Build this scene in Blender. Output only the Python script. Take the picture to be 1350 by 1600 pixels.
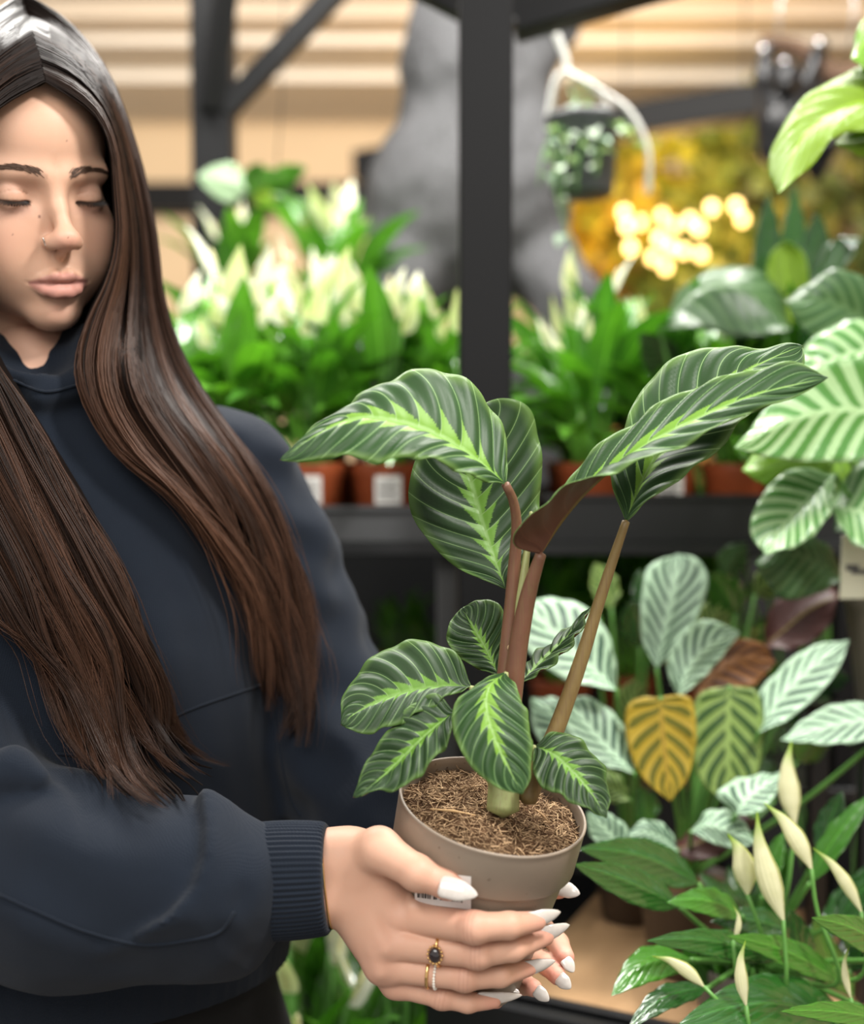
import bpy, math, random
import numpy as np
from mathutils import Vector, Matrix, Euler

for o in list(bpy.data.objects):
    bpy.data.objects.remove(o, do_unlink=True)
SC = bpy.context.scene
COL = SC.collection
random.seed(7)
RNG = np.random.default_rng(7)

# ------------------------------------------------------------------ camera
FPX = 1900.0                    # focal length in pixels of the 1350 x 1600 frame
CAMZ, PITCH = 1.37, math.radians(3.0)
cam = bpy.data.cameras.new('camera')
cam_o = bpy.data.objects.new('camera', cam)
COL.objects.link(cam_o)
cam_o.location = (0, 0, CAMZ)
cam_o.rotation_euler = (math.pi / 2 - PITCH, 0, 0)
cam.sensor_fit = 'VERTICAL'
cam.sensor_height = 24.0
cam.sensor_width = 24.0 * 1350 / 1600
cam.lens = 24.0 * FPX / 1600
cam.clip_start = 0.05
cam.dof.use_dof = True
cam.dof.focus_distance = 0.875
cam.dof.aperture_fstop = 1.65
SC.camera = cam_o
vs = SC.view_settings
vs.view_transform = 'Standard'
vs.look = 'None'
vs.gamma = 1.0
vs.use_curve_mapping = False
vs.exposure = 0.3

# ------------------------------------------------------------------ world and lamps
wd = bpy.data.worlds.new('world')
SC.world = wd
wd.use_nodes = True
wd.node_tree.nodes['Background'].inputs[0].default_value = (1.0, 0.97, 0.93, 1)
wd.node_tree.nodes['Background'].inputs[1].default_value = 0.55


def area(name, loc, target, sx, sy, power, col):
    l = bpy.data.lights.new(name, 'AREA')
    l.shape = 'RECTANGLE'
    l.size, l.size_y = sx, sy
    l.energy = power
    l.color = col
    o = bpy.data.objects.new(name, l)
    COL.objects.link(o)
    o.location = loc
    d = Vector(target) - Vector(loc)
    o.rotation_euler = d.to_track_quat('-Z', 'Y').to_euler()
    return o


area('ceiling_light_front', (-0.45, -0.95, 2.7), (-0.1, 1.0, 1.2), 2.0, 1.2, 42, (1.0, 0.95, 0.89))
for lx, lp in ((-0.75, 30), (0.05, 34), (0.75, 30)):
    area('ceiling_spot_display', (lx, 1.95, 2.95), (lx * 0.55 + 0.05, 1.70, 1.2), 0.40, 0.40, lp, (1.0, 0.97, 0.92))
area('ceiling_spot_bench', (0.95, 0.35, 2.7), (0.5, 1.2, 0.9), 0.32, 0.32, 38, (1.0, 0.97, 0.93))
area('ceiling_light_hall', (-0.2, 2.9, 3.05), (-0.2, 6.3, 2.4), 3.2, 0.5, 95, (1.0, 0.94, 0.86))

# ------------------------------------------------------------------ frames
CP, SP_ = math.cos(PITCH), math.sin(PITCH)


def c2w(p):
    """camera-aligned metres (x right, y depth, z up) -> world"""
    p = np.asarray(p, float)
    q = np.empty_like(p)
    q[..., 0] = p[..., 0]
    q[..., 1] = p[..., 1] * CP + p[..., 2] * SP_
    q[..., 2] = p[..., 2] * CP - p[..., 1] * SP_ + CAMZ
    return q


def C(px, py, d):
    return np.array([(px - 675.0) / FPX * d, d, (800.0 - py) / FPX * d])


def CL(pts):
    return np.array([C(*p) for p in pts])


def W(px, py, d):
    return c2w(C(px, py, d))


# ------------------------------------------------------------------ scene helpers
def link(o, parent=None):
    COL.objects.link(o)
    if parent is not None:
        o.parent = parent
    return o


def tag(o, label=None, cat=None, group=None, kind=None):
    if label: o['label'] = label
    if cat: o['category'] = cat
    if group: o['group'] = group
    if kind: o['kind'] = kind
    return o


def empty(name, loc, label, cat, group=None, rz=0.0):
    o = bpy.data.objects.new(name, None)
    COL.objects.link(o)
    o.empty_display_size = 0.03
    o.location = tuple(float(v) for v in loc)
    o.rotation_euler = (0, 0, rz)
    return tag(o, label, cat, group)


def mesh(name, V, F, mats=None, smooth=True, uv=None, col=None, midx=None, sharp=False):
    """V (n,3); F list of tuples or (m,3|4) array; uv per-vertex (n,2); col per-vertex (n,3)"""
    me = bpy.data.meshes.new(name)
    V = np.asarray(V, np.float32)
    if isinstance(F, np.ndarray):
        k = F.shape[1]
        nf = len(F)
        me.vertices.add(len(V))
        me.vertices.foreach_set('co', V.ravel())
        me.loops.add(nf * k)
        me.loops.foreach_set('vertex_index', F.astype(np.int32).ravel())
        me.polygons.add(nf)
        me.polygons.foreach_set('loop_start', np.arange(0, nf * k, k, dtype=np.int32))
        me.polygons.foreach_set('loop_total', np.full(nf, k, np.int32))
        me.update(calc_edges=True)
    else:
        me.from_pydata([tuple(map(float, v)) for v in V], [], [tuple(int(i) for i in f) for f in F])
        me.update()
    n = len(me.polygons)
    me.polygons.foreach_set('use_smooth', np.full(n, bool(smooth)))
    if mats is not None:
        if not isinstance(mats, (list, tuple)): mats = [mats]
        for m in mats: me.materials.append(m)
    if midx is not None:
        me.polygons.foreach_set('material_index', np.asarray(midx, np.int32))
    if uv is not None:
        u = me.uv_layers.new(name='UVMap')
        li = np.empty(len(me.loops), np.int32)
        me.loops.foreach_get('vertex_index', li)
        u.data.foreach_set('uv', np.asarray(uv, np.float32)[li].ravel())
    if col is not None:
        ca = me.color_attributes.new('Col', 'FLOAT_COLOR', 'POINT')
        c4 = np.ones((len(V), 4), np.float32)
        c4[:, :3] = col
        ca.data.foreach_set('color', c4.ravel())
    me.update()
    return me


def obj(name, me, parent=None, loc=None, rot=None, scale=None):
    o = bpy.data.objects.new(name, me)
    link(o, parent)
    if loc is not None: o.location = tuple(float(v) for v in loc)
    if rot is not None: o.rotation_euler = rot
    if scale is not None: o.scale = scale if hasattr(scale, '__len__') else (scale,) * 3
    return o


def cobj(name, V, F, mats, parent, **kw):
    """object from camera-frame vertices, child of an unrotated root"""
    Vw = c2w(V)
    if parent is not None: Vw = Vw - np.array(parent.location)
    return obj(name, mesh(name, Vw, F, mats, **kw), parent)


# ------------------------------------------------------------------ geometry helpers
def catmull(P, n, closed=False):
    P = np.asarray(P, float)
    m = len(P)
    if m == 2:
        t = np.linspace(0, 1, n)[:, None]
        return P[0] * (1 - t) + P[1] * t
    d = np.r_[0, np.cumsum(np.maximum(np.linalg.norm(np.diff(P[:, :min(3, P.shape[1])], axis=0), axis=1), 1e-9) ** 0.5)]
    Q = np.vstack([2 * P[0] - P[1], P, 2 * P[-1] - P[-2]])
    T = np.r_[2 * d[0] - d[1], d, 2 * d[-1] - d[-2]]
    t = np.linspace(0, d[-1] - 1e-9, n)
    i = np.clip(np.searchsorted(d, t, 'right') - 1, 0, m - 2)
    t0, t1, t2, t3 = T[i][:, None], T[i + 1][:, None], T[i + 2][:, None], T[i + 3][:, None]
    p0, p1, p2, p3 = Q[i], Q[i + 1], Q[i + 2], Q[i + 3]
    t = t[:, None]
    A1 = (t1 - t) / (t1 - t0) * p0 + (t - t0) / (t1 - t0) * p1
    A2 = (t2 - t) / (t2 - t1) * p1 + (t - t1) / (t2 - t1) * p2
    A3 = (t3 - t) / (t3 - t2) * p2 + (t - t2) / (t3 - t2) * p3
    B1 = (t2 - t) / (t2 - t0) * A1 + (t - t0) / (t2 - t0) * A2
    B2 = (t3 - t) / (t3 - t1) * A2 + (t - t1) / (t3 - t1) * A3
    return (t2 - t) / (t2 - t1) * B1 + (t - t1) / (t2 - t1) * B2


def resample(P, n):
    P = np.asarray(P, float)
    d = np.r_[0, np.cumsum(np.linalg.norm(np.diff(P, axis=0), axis=1))]
    t = np.linspace(0, d[-1], n)
    return np.stack([np.interp(t, d, P[:, k]) for k in range(P.shape[1])], 1)


def unit(v):
    return v / np.maximum(np.linalg.norm(v, axis=-1, keepdims=True), 1e-12)


def frames(P, hint=None):
    T = unit(np.gradient(P, axis=0))
    if hint is None:
        a = np.array([0, 0, 1.0]) if abs(T[0, 2]) < 0.9 else np.array([1.0, 0, 0])
    else:
        a = np.asarray(hint, float)
    N = np.empty_like(P)
    n = unit(a - T[0] * (a @ T[0]))
    for i in range(len(P)):
        n = unit(n - T[i] * (n @ T[i]))
        N[i] = n
    return T, N, np.cross(T, N)


def tube(P, r, k=8, cap=True, hint=None, flat=1.0):
    """tube along P with radius r (scalar or array); returns V,F"""
    P = np.asarray(P, float)
    n = len(P)
    r = np.broadcast_to(np.asarray(r, float), (n,))
    T, N, B = frames(P, hint)
    a = np.linspace(0, 2 * np.pi, k, endpoint=False)
    V = (P[:, None] + r[:, None, None] * (np.cos(a)[None, :, None] * N[:, None] * flat + np.sin(a)[None, :, None] * B[:, None])).reshape(-1, 3)
    F = []
    for i in range(n - 1):
        for j in range(k):
            F.append((i * k + j, i * k + (j + 1) % k, (i + 1) * k + (j + 1) % k, (i + 1) * k + j))
    if cap:
        V = np.vstack([V, P[0] - T[0] * r[0] * 0.5, P[-1] + T[-1] * r[-1] * 0.5])
        c0, c1 = n * k, n * k + 1
        for j in range(k):
            F.append((c0, (j + 1) % k, j))
            F.append((c1, (n - 1) * k + j, (n - 1) * k + (j + 1) % k))
    return V, F


def join(*vf):
    Vs, Fs, o = [], [], 0
    for V, F in vf:
        Vs.append(np.asarray(V, float))
        Fs += [tuple(i + o for i in f) for f in F]
        o += len(V)
    return np.vstack(Vs), Fs


def box(lo, hi, bev=0.0):
    x0, y0, z0 = lo
    x1, y1, z1 = hi
    if bev <= 0:
        V = [(x, y, z) for z in (z0, z1) for y in (y0, y1) for x in (x0, x1)]
        F = [(0, 2, 3, 1), (4, 5, 7, 6), (0, 1, 5, 4), (2, 6, 7, 3), (0, 4, 6, 2), (1, 3, 7, 5)]
        return np.array(V), F
    b = bev
    V, F = [], []
    for sz, z in ((-1, z0), (1, z1)):
        pass
    pts = []
    for ix, x in enumerate((x0, x1)):
        for iy, y in enumerate((y0, y1)):
            for iz, z in enumerate((z0, z1)):
                sx, sy, sz = 1 - 2 * ix, 1 - 2 * iy, 1 - 2 * iz
                pts.append([(x, y + sy * b, z + sz * b), (x + sx * b, y, z + sz * b), (x + sx * b, y + sy * b, z)])
    V = [q for p in pts for q in p]
    idx = lambda ix, iy, iz, a: (ix * 4 + iy * 2 + iz) * 3 + a
    for ix in (0, 1):
        F.append(tuple(idx(ix, *c, 0) for c in ((0, 0), (1, 0), (1, 1), (0, 1))))
    for iy in (0, 1):
        F.append(tuple(idx(c[0], iy, c[1], 1) for c in ((0, 0), (1, 0), (1, 1), (0, 1))))
    for iz in (0, 1):
        F.append(tuple(idx(c[0], c[1], iz, 2) for c in ((0, 0), (1, 0), (1, 1), (0, 1))))
    for a in (0, 1):
        for c in (0, 1):
            F.append((idx(a, c, 0, 0), idx(a, c, 1, 0), idx(a, c, 1, 1), idx(a, c, 0, 1)))
            F.append((idx(a, 0, c, 0), idx(a, 1, c, 0), idx(a, 1, c, 2), idx(a, 0, c, 2)))
            F.append((idx(0, a, c, 1), idx(1, a, c, 1), idx(1, a, c, 2), idx(0, a, c, 2)))
    for ix in (0, 1):
        for iy in (0, 1):
            for iz in (0, 1):
                F.append((idx(ix, iy, iz, 0), idx(ix, iy, iz, 1), idx(ix, iy, iz, 2)))
    V = np.array(V)
    c = V.mean(0)
    G = []
    for f in F:
        n = np.cross(V[f[1]] - V[f[0]], V[f[2]] - V[f[0]])
        G.append(f if n @ (V[list(f)].mean(0) - c) > 0 else f[::-1])
    return V, G


def lathe(prof, k=48):
    """prof [(r,z)] -> V,F around z"""
    prof = np.asarray(prof, float)
    a = np.linspace(0, 2 * np.pi, k, endpoint=False)
    V = np.stack([prof[:, 0][:, None] * np.cos(a), prof[:, 0][:, None] * np.sin(a), np.repeat(prof[:, 1][:, None], k, 1)], -1).reshape(-1, 3)
    F = []
    for i in range(len(prof) - 1):
        for j in range(k):
            F.append((i * k + j, i * k + (j + 1) % k, (i + 1) * k + (j + 1) % k, (i + 1) * k + j))
    return V, F


def uvsphere(c, r, k=16, n=10):
    th = np.linspace(0, np.pi, n)
    V, F = lathe(np.stack([np.sin(th) * 1.0, -np.cos(th)], 1), k)
    return V * np.asarray(r) + np.asarray(c), F


def orient(V, axis, origin):
    """map local z to axis"""
    z = unit(np.asarray(axis, float))
    x = np.cross([0, 1.0, 0], z)
    if np.linalg.norm(x) < 1e-3: x = np.cross([1.0, 0, 0], z)
    x = unit(x)
    y = np.cross(z, x)
    return V[:, :1] * x + V[:, 1:2] * y + V[:, 2:3] * z + np.asarray(origin)


# ------------------------------------------------------------------ signed distance toolkit
def smin(a, b, k):
    h = np.clip(0.5 + 0.5 * (b - a) / k, 0, 1)
    return b + (a - b) * h - k * h * (1 - h)


def smax(a, b, k):
    return -smin(-a, -b, k)


def sd_ell(p, c, r):
    c, r = np.asarray(c, float), np.asarray(r, float)
    q = (p - c) / r
    k0 = np.linalg.norm(q, axis=1)
    k1 = np.linalg.norm(q / r, axis=1)
    return np.where(k1 > 1e-9, k0 * (k0 - 1) / np.maximum(k1, 1e-9), -r.min())


def sd_sph(p, c, r):
    return np.linalg.norm(p - np.asarray(c, float), axis=1) - r


def sd_cone(p, a, b, ra, rb):
    a, b = np.asarray(a, float), np.asarray(b, float)
    ab = b - a
    t = np.clip(((p - a) @ ab) / (ab @ ab), 0, 1)
    return np.linalg.norm(p - a - t[:, None] * ab, axis=1) - (ra + (rb - ra) * t)


def sd_chain(p, pts, rs, k=0.0):
    d = None
    for i in range(len(pts) - 1):
        e = sd_cone(p, pts[i], pts[i + 1], rs[i], rs[i + 1])
        d = e if d is None else (np.minimum(d, e) if k <= 0 else smin(d, e, k))
    return d


def vnoise(p, scale, seed=0):
    """cheap smooth 3D noise, -1..1"""
    q = p * scale
    r = np.random.default_rng(seed)
    s = np.zeros(len(p))
    for i in range(6):
        w = r.normal(size=3) * (1.0 + 0.35 * i)
        s += np.sin(q @ w + r.uniform(0, 6.28)) / (1 + 0.3 * i)
    return s / 3.0


def polygonise(f, lo, hi, h, stride=4, band=2.6):
    lo, hi = np.asarray(lo, float), np.asarray(hi, float)
    n = (np.ceil((hi - lo) / h / stride).astype(int)) * stride + 1
    ax = [lo[i] + h * np.arange(n[i]) for i in range(3)]
    cx = [ax[i][::stride] for i in range(3)]
    G = np.stack(np.meshgrid(*cx, indexing='ij'), -1).reshape(-1, 3)
    Fc = np.concatenate([f(G[i:i + 200000]) for i in range(0, len(G), 200000)]).reshape([len(c) for c in cx])
    idx = [np.minimum((np.arange(n[i]) + stride // 2) // stride, len(cx[i]) - 1) for i in range(3)]
    Fd = Fc[np.ix_(*idx)].astype(np.float32)
    near = np.abs(Fd) < h * stride * band / 1.5
    ii = np.argwhere(near)
    out = np.empty(len(ii), np.float32)
    for s in range(0, len(ii), 300000):
        q = ii[s:s + 300000]
        out[s:s + 300000] = f(lo + h * q)
    Fd[near] = out
    Fd[0], Fd[-1] = np.maximum(Fd[0], h), np.maximum(Fd[-1], h)
    Fd[:, 0], Fd[:, -1] = np.maximum(Fd[:, 0], h), np.maximum(Fd[:, -1], h)
    Fd[:, :, 0], Fd[:, :, -1] = np.maximum(Fd[:, :, 0], h), np.maximum(Fd[:, :, -1], h)
    ins = Fd < 0
    s = ins.astype(np.int8)
    cs = sum(s[a:a + n[0] - 1, b:b + n[1] - 1, c:c + n[2] - 1] for a in (0, 1) for b in (0, 1) for c in (0, 1))
    act = (cs > 0) & (cs < 8)
    cell = np.argwhere(act)
    vid = np.full(act.shape, -1, np.int64)
    vid[act] = np.arange(len(cell))
    corners = [(a, b, c) for a in (0, 1) for b in (0, 1) for c in (0, 1)]
    val = {c: Fd[cell[:, 0] + c[0], cell[:, 1] + c[1], cell[:, 2] + c[2]] for c in corners}
    acc = np.zeros((len(cell), 3))
    cnt = np.zeros(len(cell))
    for c in corners:
        for k in range(3):
            if c[k] == 0:
                e = list(c); e[k] = 1
                a, b = val[c], val[tuple(e)]
                m = (a < 0) != (b < 0)
                t = np.where(m, a / np.where(m, a - b, 1), 0)
                pt = np.tile(np.array(c, float), (len(cell), 1))
                pt[:, k] = t
                acc += pt * m[:, None]
                cnt += m
    V = lo + h * (cell + acc / cnt[:, None])
    Q = []
    for k in range(3):
        u, w = (k + 1) % 3, (k + 2) % 3
        sl0 = [slice(None)] * 3; sl1 = [slice(None)] * 3
        sl0[k] = slice(0, -1); sl1[k] = slice(1, None)
        m = ins[tuple(sl0)] != ins[tuple(sl1)]
        e = np.argwhere(m)
        e = e[(e[:, u] > 0) & (e[:, w] > 0) & (e[:, u] < n[u] - 1) & (e[:, w] < n[w] - 1)]
        flip = ins[e[:, 0], e[:, 1], e[:, 2]]
        def cid(du, dw):
            q = e.copy(); q[:, u] += du; q[:, w] += dw
            return vid[q[:, 0], q[:, 1], q[:, 2]]
        q = np.stack([cid(-1, -1), cid(0, -1), cid(0, 0), cid(-1, 0)], 1)
        q[~flip] = q[~flip][:, ::-1]
        Q.append(q)
    return V, np.vstack(Q)


def laplace(V, Q, it=2, lam=0.5):
    n = len(V)
    e = np.vstack([Q[:, [0, 1]], Q[:, [1, 2]], Q[:, [2, 3]], Q[:, [3, 0]]])
    deg = np.bincount(e.ravel(), minlength=n).astype(float)
    for _ in range(it):
        S = np.zeros_like(V)
        for k in range(3):
            S[:, k] = np.bincount(e[:, 0], V[e[:, 1], k], n) + np.bincount(e[:, 1], V[e[:, 0], k], n)
        V = V + lam * (S / np.maximum(deg, 1)[:, None] - V)
    return V


def grad(f, P, h=1e-3):
    g = np.stack([f(P + h * e) - f(P - h * e) for e in np.eye(3)], 1)
    return unit(g)


# ------------------------------------------------------------------ material helper
class NT:
    def __init__(self, name):
        self.mat = bpy.data.materials.new(name)
        self.mat.use_nodes = True
        self.t = self.mat.node_tree
        self.n = self.t.nodes
        self.bsdf = self.n['Principled BSDF']
        self.out = self.n['Material Output']

    def node(self, typ, **kw):
        nd = self.n.new(typ)
        for k, v in kw.items(): setattr(nd, k, v)
        return nd

    def set(self, sock, v):
        if isinstance(v, bpy.types.NodeSocket): self.t.links.new(v, sock)
        elif v is not None:
            if hasattr(v, '__len__') and len(v) == 3 and sock.type == 'RGBA': v = (*v, 1)
            sock.default_value = v

    def m(self, op, a, b=None, c=None, clamp=False):
        nd = self.node('ShaderNodeMath', operation=op, use_clamp=clamp)
        for i, v in enumerate((a, b, c)):
            if v is not None: self.set(nd.inputs[i], v)
        return nd.outputs[0]

    def step(self, x, a, b):
        """smoothstep from a to b"""
        nd = self.node('ShaderNodeMapRange', interpolation_type='SMOOTHSTEP')
        self.set(nd.inputs['Value'], x)
        self.set(nd.inputs['From Min'], a)
        self.set(nd.inputs['From Max'], b)
        return nd.outputs[0]

    def mix(self, f, a, b, blend='MIX'):
        nd = self.node('ShaderNodeMix', data_type='RGBA', blend_type=blend)
        self.set(nd.inputs[0], f)
        self.set(nd.inputs[6], a)
        self.set(nd.inputs[7], b)
        return nd.outputs[2]

    def coord(self, which='Object'):
        return self.node('ShaderNodeTexCoord').outputs[which]

    def noise(self, scale, detail=3, vec=None, rough=0.5, dist=0.0):
        nd = self.node('ShaderNodeTexNoise')
        self.set(nd.inputs['Vector'], vec if vec is not None else self.coord())
        self.set(nd.inputs['Scale'], scale)
        nd.inputs['Detail'].default_value = detail
        nd.inputs['Roughness'].default_value = rough
        nd.inputs['Distortion'].default_value = dist
        return nd.outputs[0]

    def mapping(self, vec, scale=(1, 1, 1)):
        nd = self.node('ShaderNodeMapping')
        self.set(nd.inputs[0], vec)
        nd.inputs['Scale'].default_value = scale
        return nd.outputs[0]

    def sep(self, v):
        nd = self.node('ShaderNodeSeparateXYZ')
        self.set(nd.inputs[0], v)
        return nd.outputs

    def attr(self, name):
        return self.node('ShaderNodeAttribute', attribute_name=name)

    def rand(self):
        return self.node('ShaderNodeObjectInfo').outputs['Random']

    def bump(self, h, strength=0.3, dist=0.001):
        nd = self.node('ShaderNodeBump')
        self.set(nd.inputs['Height'], h)
        nd.inputs['Strength'].default_value = strength
        nd.inputs['Distance'].default_value = dist
        self.t.links.new(nd.outputs[0], self.bsdf.inputs['Normal'])

    def p(self, **kw):
        names = dict(color='Base Color', rough='Roughness', metal='Metallic', spec='Specular IOR Level', sss='Subsurface Weight',
                     sheen='Sheen Weight', coat='Coat Weight', trans='Transmission Weight', emit='Emission Color', estr='Emission Strength',
                     aniso='Anisotropic', ior='IOR', alpha='Alpha', coatr='Coat Roughness', sheenr='Sheen Roughness')
        for k, v in kw.items():
            if k == 'sssr':
                self.bsdf.inputs['Subsurface Radius'].default_value = v
            elif k == 'ssss':
                self.bsdf.inputs['Subsurface Scale'].default_value = v
            else:
                self.set(self.bsdf.inputs[names[k]], v)
        return self.mat


def simple(name, color, rough=0.5, var=0.0, scale=30, **kw):
    t = NT(name)
    c = color
    if var > 0:
        nz = t.noise(scale, 4)
        c = t.mix(nz, tuple(x * (1 - var) for x in color), tuple(min(1, x * (1 + var)) for x in color))
    return t.p(color=c, rough=rough, **kw)
# ================================================================== the room
def paint(name, col, rough=0.8, var=0.06, scale=4, spec=0.3):
    t = NT(name)
    n = t.noise(scale, 5)
    c = t.mix(n, tuple(x * (1 - var) for x in col), tuple(min(1, x * (1 + var)) for x in col))
    t.bump(t.noise(220, 3), 0.08, 0.001)
    return t.p(color=c, rough=rough, spec=spec)


M_WALL = paint('tan_wall', (0.70, 0.53, 0.34))
M_CEIL = paint('cream_ceiling', (0.76, 0.69, 0.59))
M_CEIL2 = paint('tan_ceiling_step', (0.71, 0.60, 0.47))
M_FLOOR = paint('grey_floor', (0.16, 0.15, 0.14), 0.5, 0.15, 6)
M_STEEL = paint('charcoal_steel', (0.0052, 0.0054, 0.0060), 0.6, 0.1, 8, 0.18)
M_BLACKP = simple('black_plastic', (0.0075, 0.008, 0.009), 0.40, 0.15, 20)
M_GREYP = simple('grey_plastic', (0.060, 0.062, 0.064), 0.4, 0.1, 20)


def wbox(name, lo, hi, mat, parent=None, bev=0.0, rz=0.0, origin=None):
    c = np.array([(lo[0] + hi[0]) / 2, (lo[1] + hi[1]) / 2, lo[2]]) if origin is None else np.array(origin)
    V, F = box(np.array(lo) - c, np.array(hi) - c, bev)
    o = obj(name, mesh(name, V, F, mat, smooth=False), parent)
    if parent is None: o.location = c
    else: o.location = c - np.array(parent.location)
    o.rotation_euler = (0, 0, rz)
    return o


def struct(o):
    o['kind'] = 'structure'
    return o


struct(wbox('floor', (-4.5, -2.0, -0.1), (4.5, 7.0, 0.0), M_FLOOR))
struct(wbox('wall_back', (-4.5, 6.30, 0.0), (4.5, 6.45, 3.3), M_WALL))
struct(wbox('wall_right', (3.4, -2.0, 0.0), (3.55, 6.3, 3.3), M_WALL))
ceil_o = struct(wbox('ceiling', (-4.5, 3.6, 3.20), (4.5, 6.45, 3.32), M_CEIL))
# the ceiling comes down in shallow steps
for k, (y0, y1, dz, m) in enumerate(((4.30, 4.50, 0.06, M_CEIL2), (5.05, 5.25, 0.08, M_CEIL2), (5.25, 5.60, 0.12, M_CEIL), (5.60, 6.3, 0.17, M_CEIL))):
    wbox('ceiling_step', (-4.45, y0, 3.2 - dz), (4.45, y1, 3.199), m, ceil_o)
struct(wbox('trim_1', (-4.4, 6.16, 2.56), (4.4, 6.29, 2.70), M_STEEL))


# ------------------------------------------------------------------ steel frame of the display
def beam(name, a, b, w, h, mat, parent=None, up=(0, 0, 1)):
    """square bar from a to b (world)"""
    a, b = np.asarray(a, float), np.asarray(b, float)
    T = unit(b - a)
    S = np.cross(T, np.asarray(up, float))
    if np.linalg.norm(S) < 1e-3: S = np.cross(T, np.array([0, 1.0, 0]))
    S = unit(S)
    U = np.cross(S, T)
    L = np.linalg.norm(b - a)
    V, F = box((-w / 2, 0, -h / 2), (w / 2, L, h / 2), min(w, h) * 0.06)
    V = a + V[:, :1] * S + V[:, 1:2] * T + V[:, 2:3] * U
    base = np.array(parent.location) if parent is not None else V[np.argmin(V[:, 2])]
    o = obj(name, mesh(name, V - base, F, mat, smooth=False), parent)
    if parent is None: o.location = base
    return o


def down(p, z=0.0):
    return np.array([p[0], p[1], z])


rackp = W(757, 600, 1.50)
rack = empty('display_rack', (rackp[0], rackp[1], 0), 'charcoal steel display rack with a square post in front of the ape statue', 'rack')
wbox('post', (rackp[0] - 0.032, rackp[1] - 0.032, 0), (rackp[0] + 0.032, rackp[1] + 0.032, 2.62), M_STEEL, rack, 0.003)
# shelf boards the trays rest on, with a back bar
wbox('shelf', (-0.46, 1.555, 1.232), (0.56, 2.22, 1.250), M_BLACKP, rack, 0.002)
wbox('shelf', (-0.08, 1.58, 0.905), (0.56, 2.25, 0.922), M_BLACKP, rack, 0.002)
wbox('shelf', (-0.40, 1.22, 0.420), (0.0, 2.20, 0.440), M_BLACKP, rack, 0.002)
for x in (-0.445, 0.02, 0.55):
    wbox('leg', (x - 0.014, 1.60, 0), (x + 0.014, 1.628, 1.232), M_GREYP if x > 0 and x < 0.1 else M_STEEL, rack, 0.002)
for x in (-0.445, 0.55):
    wbox('leg', (x - 0.014, 2.19, 0), (x + 0.014, 2.218, 1.232), M_STEEL, rack, 0.002)
wbox('dark_backdrop', (-0.46, 2.26, 0.44), (1.10, 2.27, 1.22), M_BLACKP, rack, 0.001)  # added dark sheet, stands in for the darkness behind the lower plants
tb = W(905, 18, 1.9)
beam('top_beam', W(800, 30, 1.75), W(1085, -52, 1.72), 0.06, 0.055, M_STEEL, rack)
beam('brace', W(800, 52, 1.62), W(640, -30, 1.62), 0.03, 0.03, M_STEEL, rack)

fp = W(336, 300, 2.45)
frame2 = empty('steel_frame', (fp[0], fp[1], 0), 'black steel post with slanting braces against the tan wall', 'post')
wbox('post', (fp[0] - 0.040, fp[1] - 0.04, 0), (fp[0] + 0.040, fp[1] + 0.04, 2.75), M_STEEL, frame2, 0.003)
beam('brace', W(350, 175, 2.42), W(585, -75, 2.42), 0.042, 0.042, M_STEEL, frame2)
beam('brace', W(328, 170, 2.40), W(362, -80, 2.30), 0.040, 0.035, M_STEEL, frame2)
hb = empty('steel_beam', W(985, 205, 4.5), 'long dark beam crossing under the tan ceiling behind the monkey figurine', 'beam')
beam('bar', W(560, 262, 4.7), W(1400, 122, 3.85), 0.10, 0.11, M_STEEL, hb)
# ================================================================== pot frame (shared with the hands)
POT_TOP = C(770, 1257, 0.855)
POT_AX = unit(np.array([0.178, -0.267, 0.945]))      # points up out of the pot
POT_H = 0.137


def pot_R(h):
    return np.interp(h, [0, 0.034, 0.0345, 0.0365, POT_H], [0.0668, 0.0650, 0.0650, 0.0622, 0.0475])


def sd_pot(p):
    q = p - POT_TOP
    h = -(q @ POT_AX)
    r = np.linalg.norm(q + h[:, None] * POT_AX, axis=1)
    return np.maximum.reduce([(r - pot_R(h)) * 0.985, -h, h - POT_H])


def trace(f, px, py, d0=0.5, d1=1.5, off=0.0, it=60):
    """depth along pixel rays where f = off (nan if missed); second result: depth of closest approach"""
    px, py = np.atleast_1d(np.asarray(px, float)), np.atleast_1d(np.asarray(py, float))
    ray = np.stack([(px - 675) / FPX, np.ones_like(px), (800 - py) / FPX], 1)
    L = np.linalg.norm(ray, axis=1)
    d = np.full(len(px), d0)
    best, bd = np.full(len(px), 9.0), d.copy()
    for _ in range(it):
        s = f(ray * d[:, None]) - off
        m = s < best
        best[m], bd[m] = s[m], d[m]
        d = np.minimum(d + np.maximum(s, -0.02) * 0.8 / L, d1)
    hit = best < 0.002
    return np.where(hit, d, np.nan), bd


def on_pot(px, py, r):
    d, b = trace(sd_pot, px, py, off=r)
    dd = float(d[0]) if not np.isnan(d[0]) else float(b[0])
    return C(px, py, dd)


def push_pot(p, r):
    p = np.asarray(p, float).copy()
    for _ in range(8):
        s = sd_pot(p[None])[0]
        if s >= r: break
        p = p + grad(sd_pot, p[None])[0] * (r - s)
    return p


# ================================================================== materials
def skin_material():
    t = NT('skin')
    c = t.attr('Col').outputs['Color']
    n1 = t.noise(90, 4)
    n2 = t.noise(900, 2)
    c = t.mix(t.m('MULTIPLY', n1, 0.22), c, t.mix(1.0, c, (0.86, 0.60, 0.50), 'MULTIPLY'))
    t.bump(t.m('ADD', t.m('MULTIPLY', n2, 0.6), n1), 0.12, 0.0006)
    return t.p(color=c, rough=0.50, spec=0.32, sss=0.10, sssr=(1.0, 0.35, 0.2), ssss=0.006)


M_SKIN = skin_material()


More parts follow.
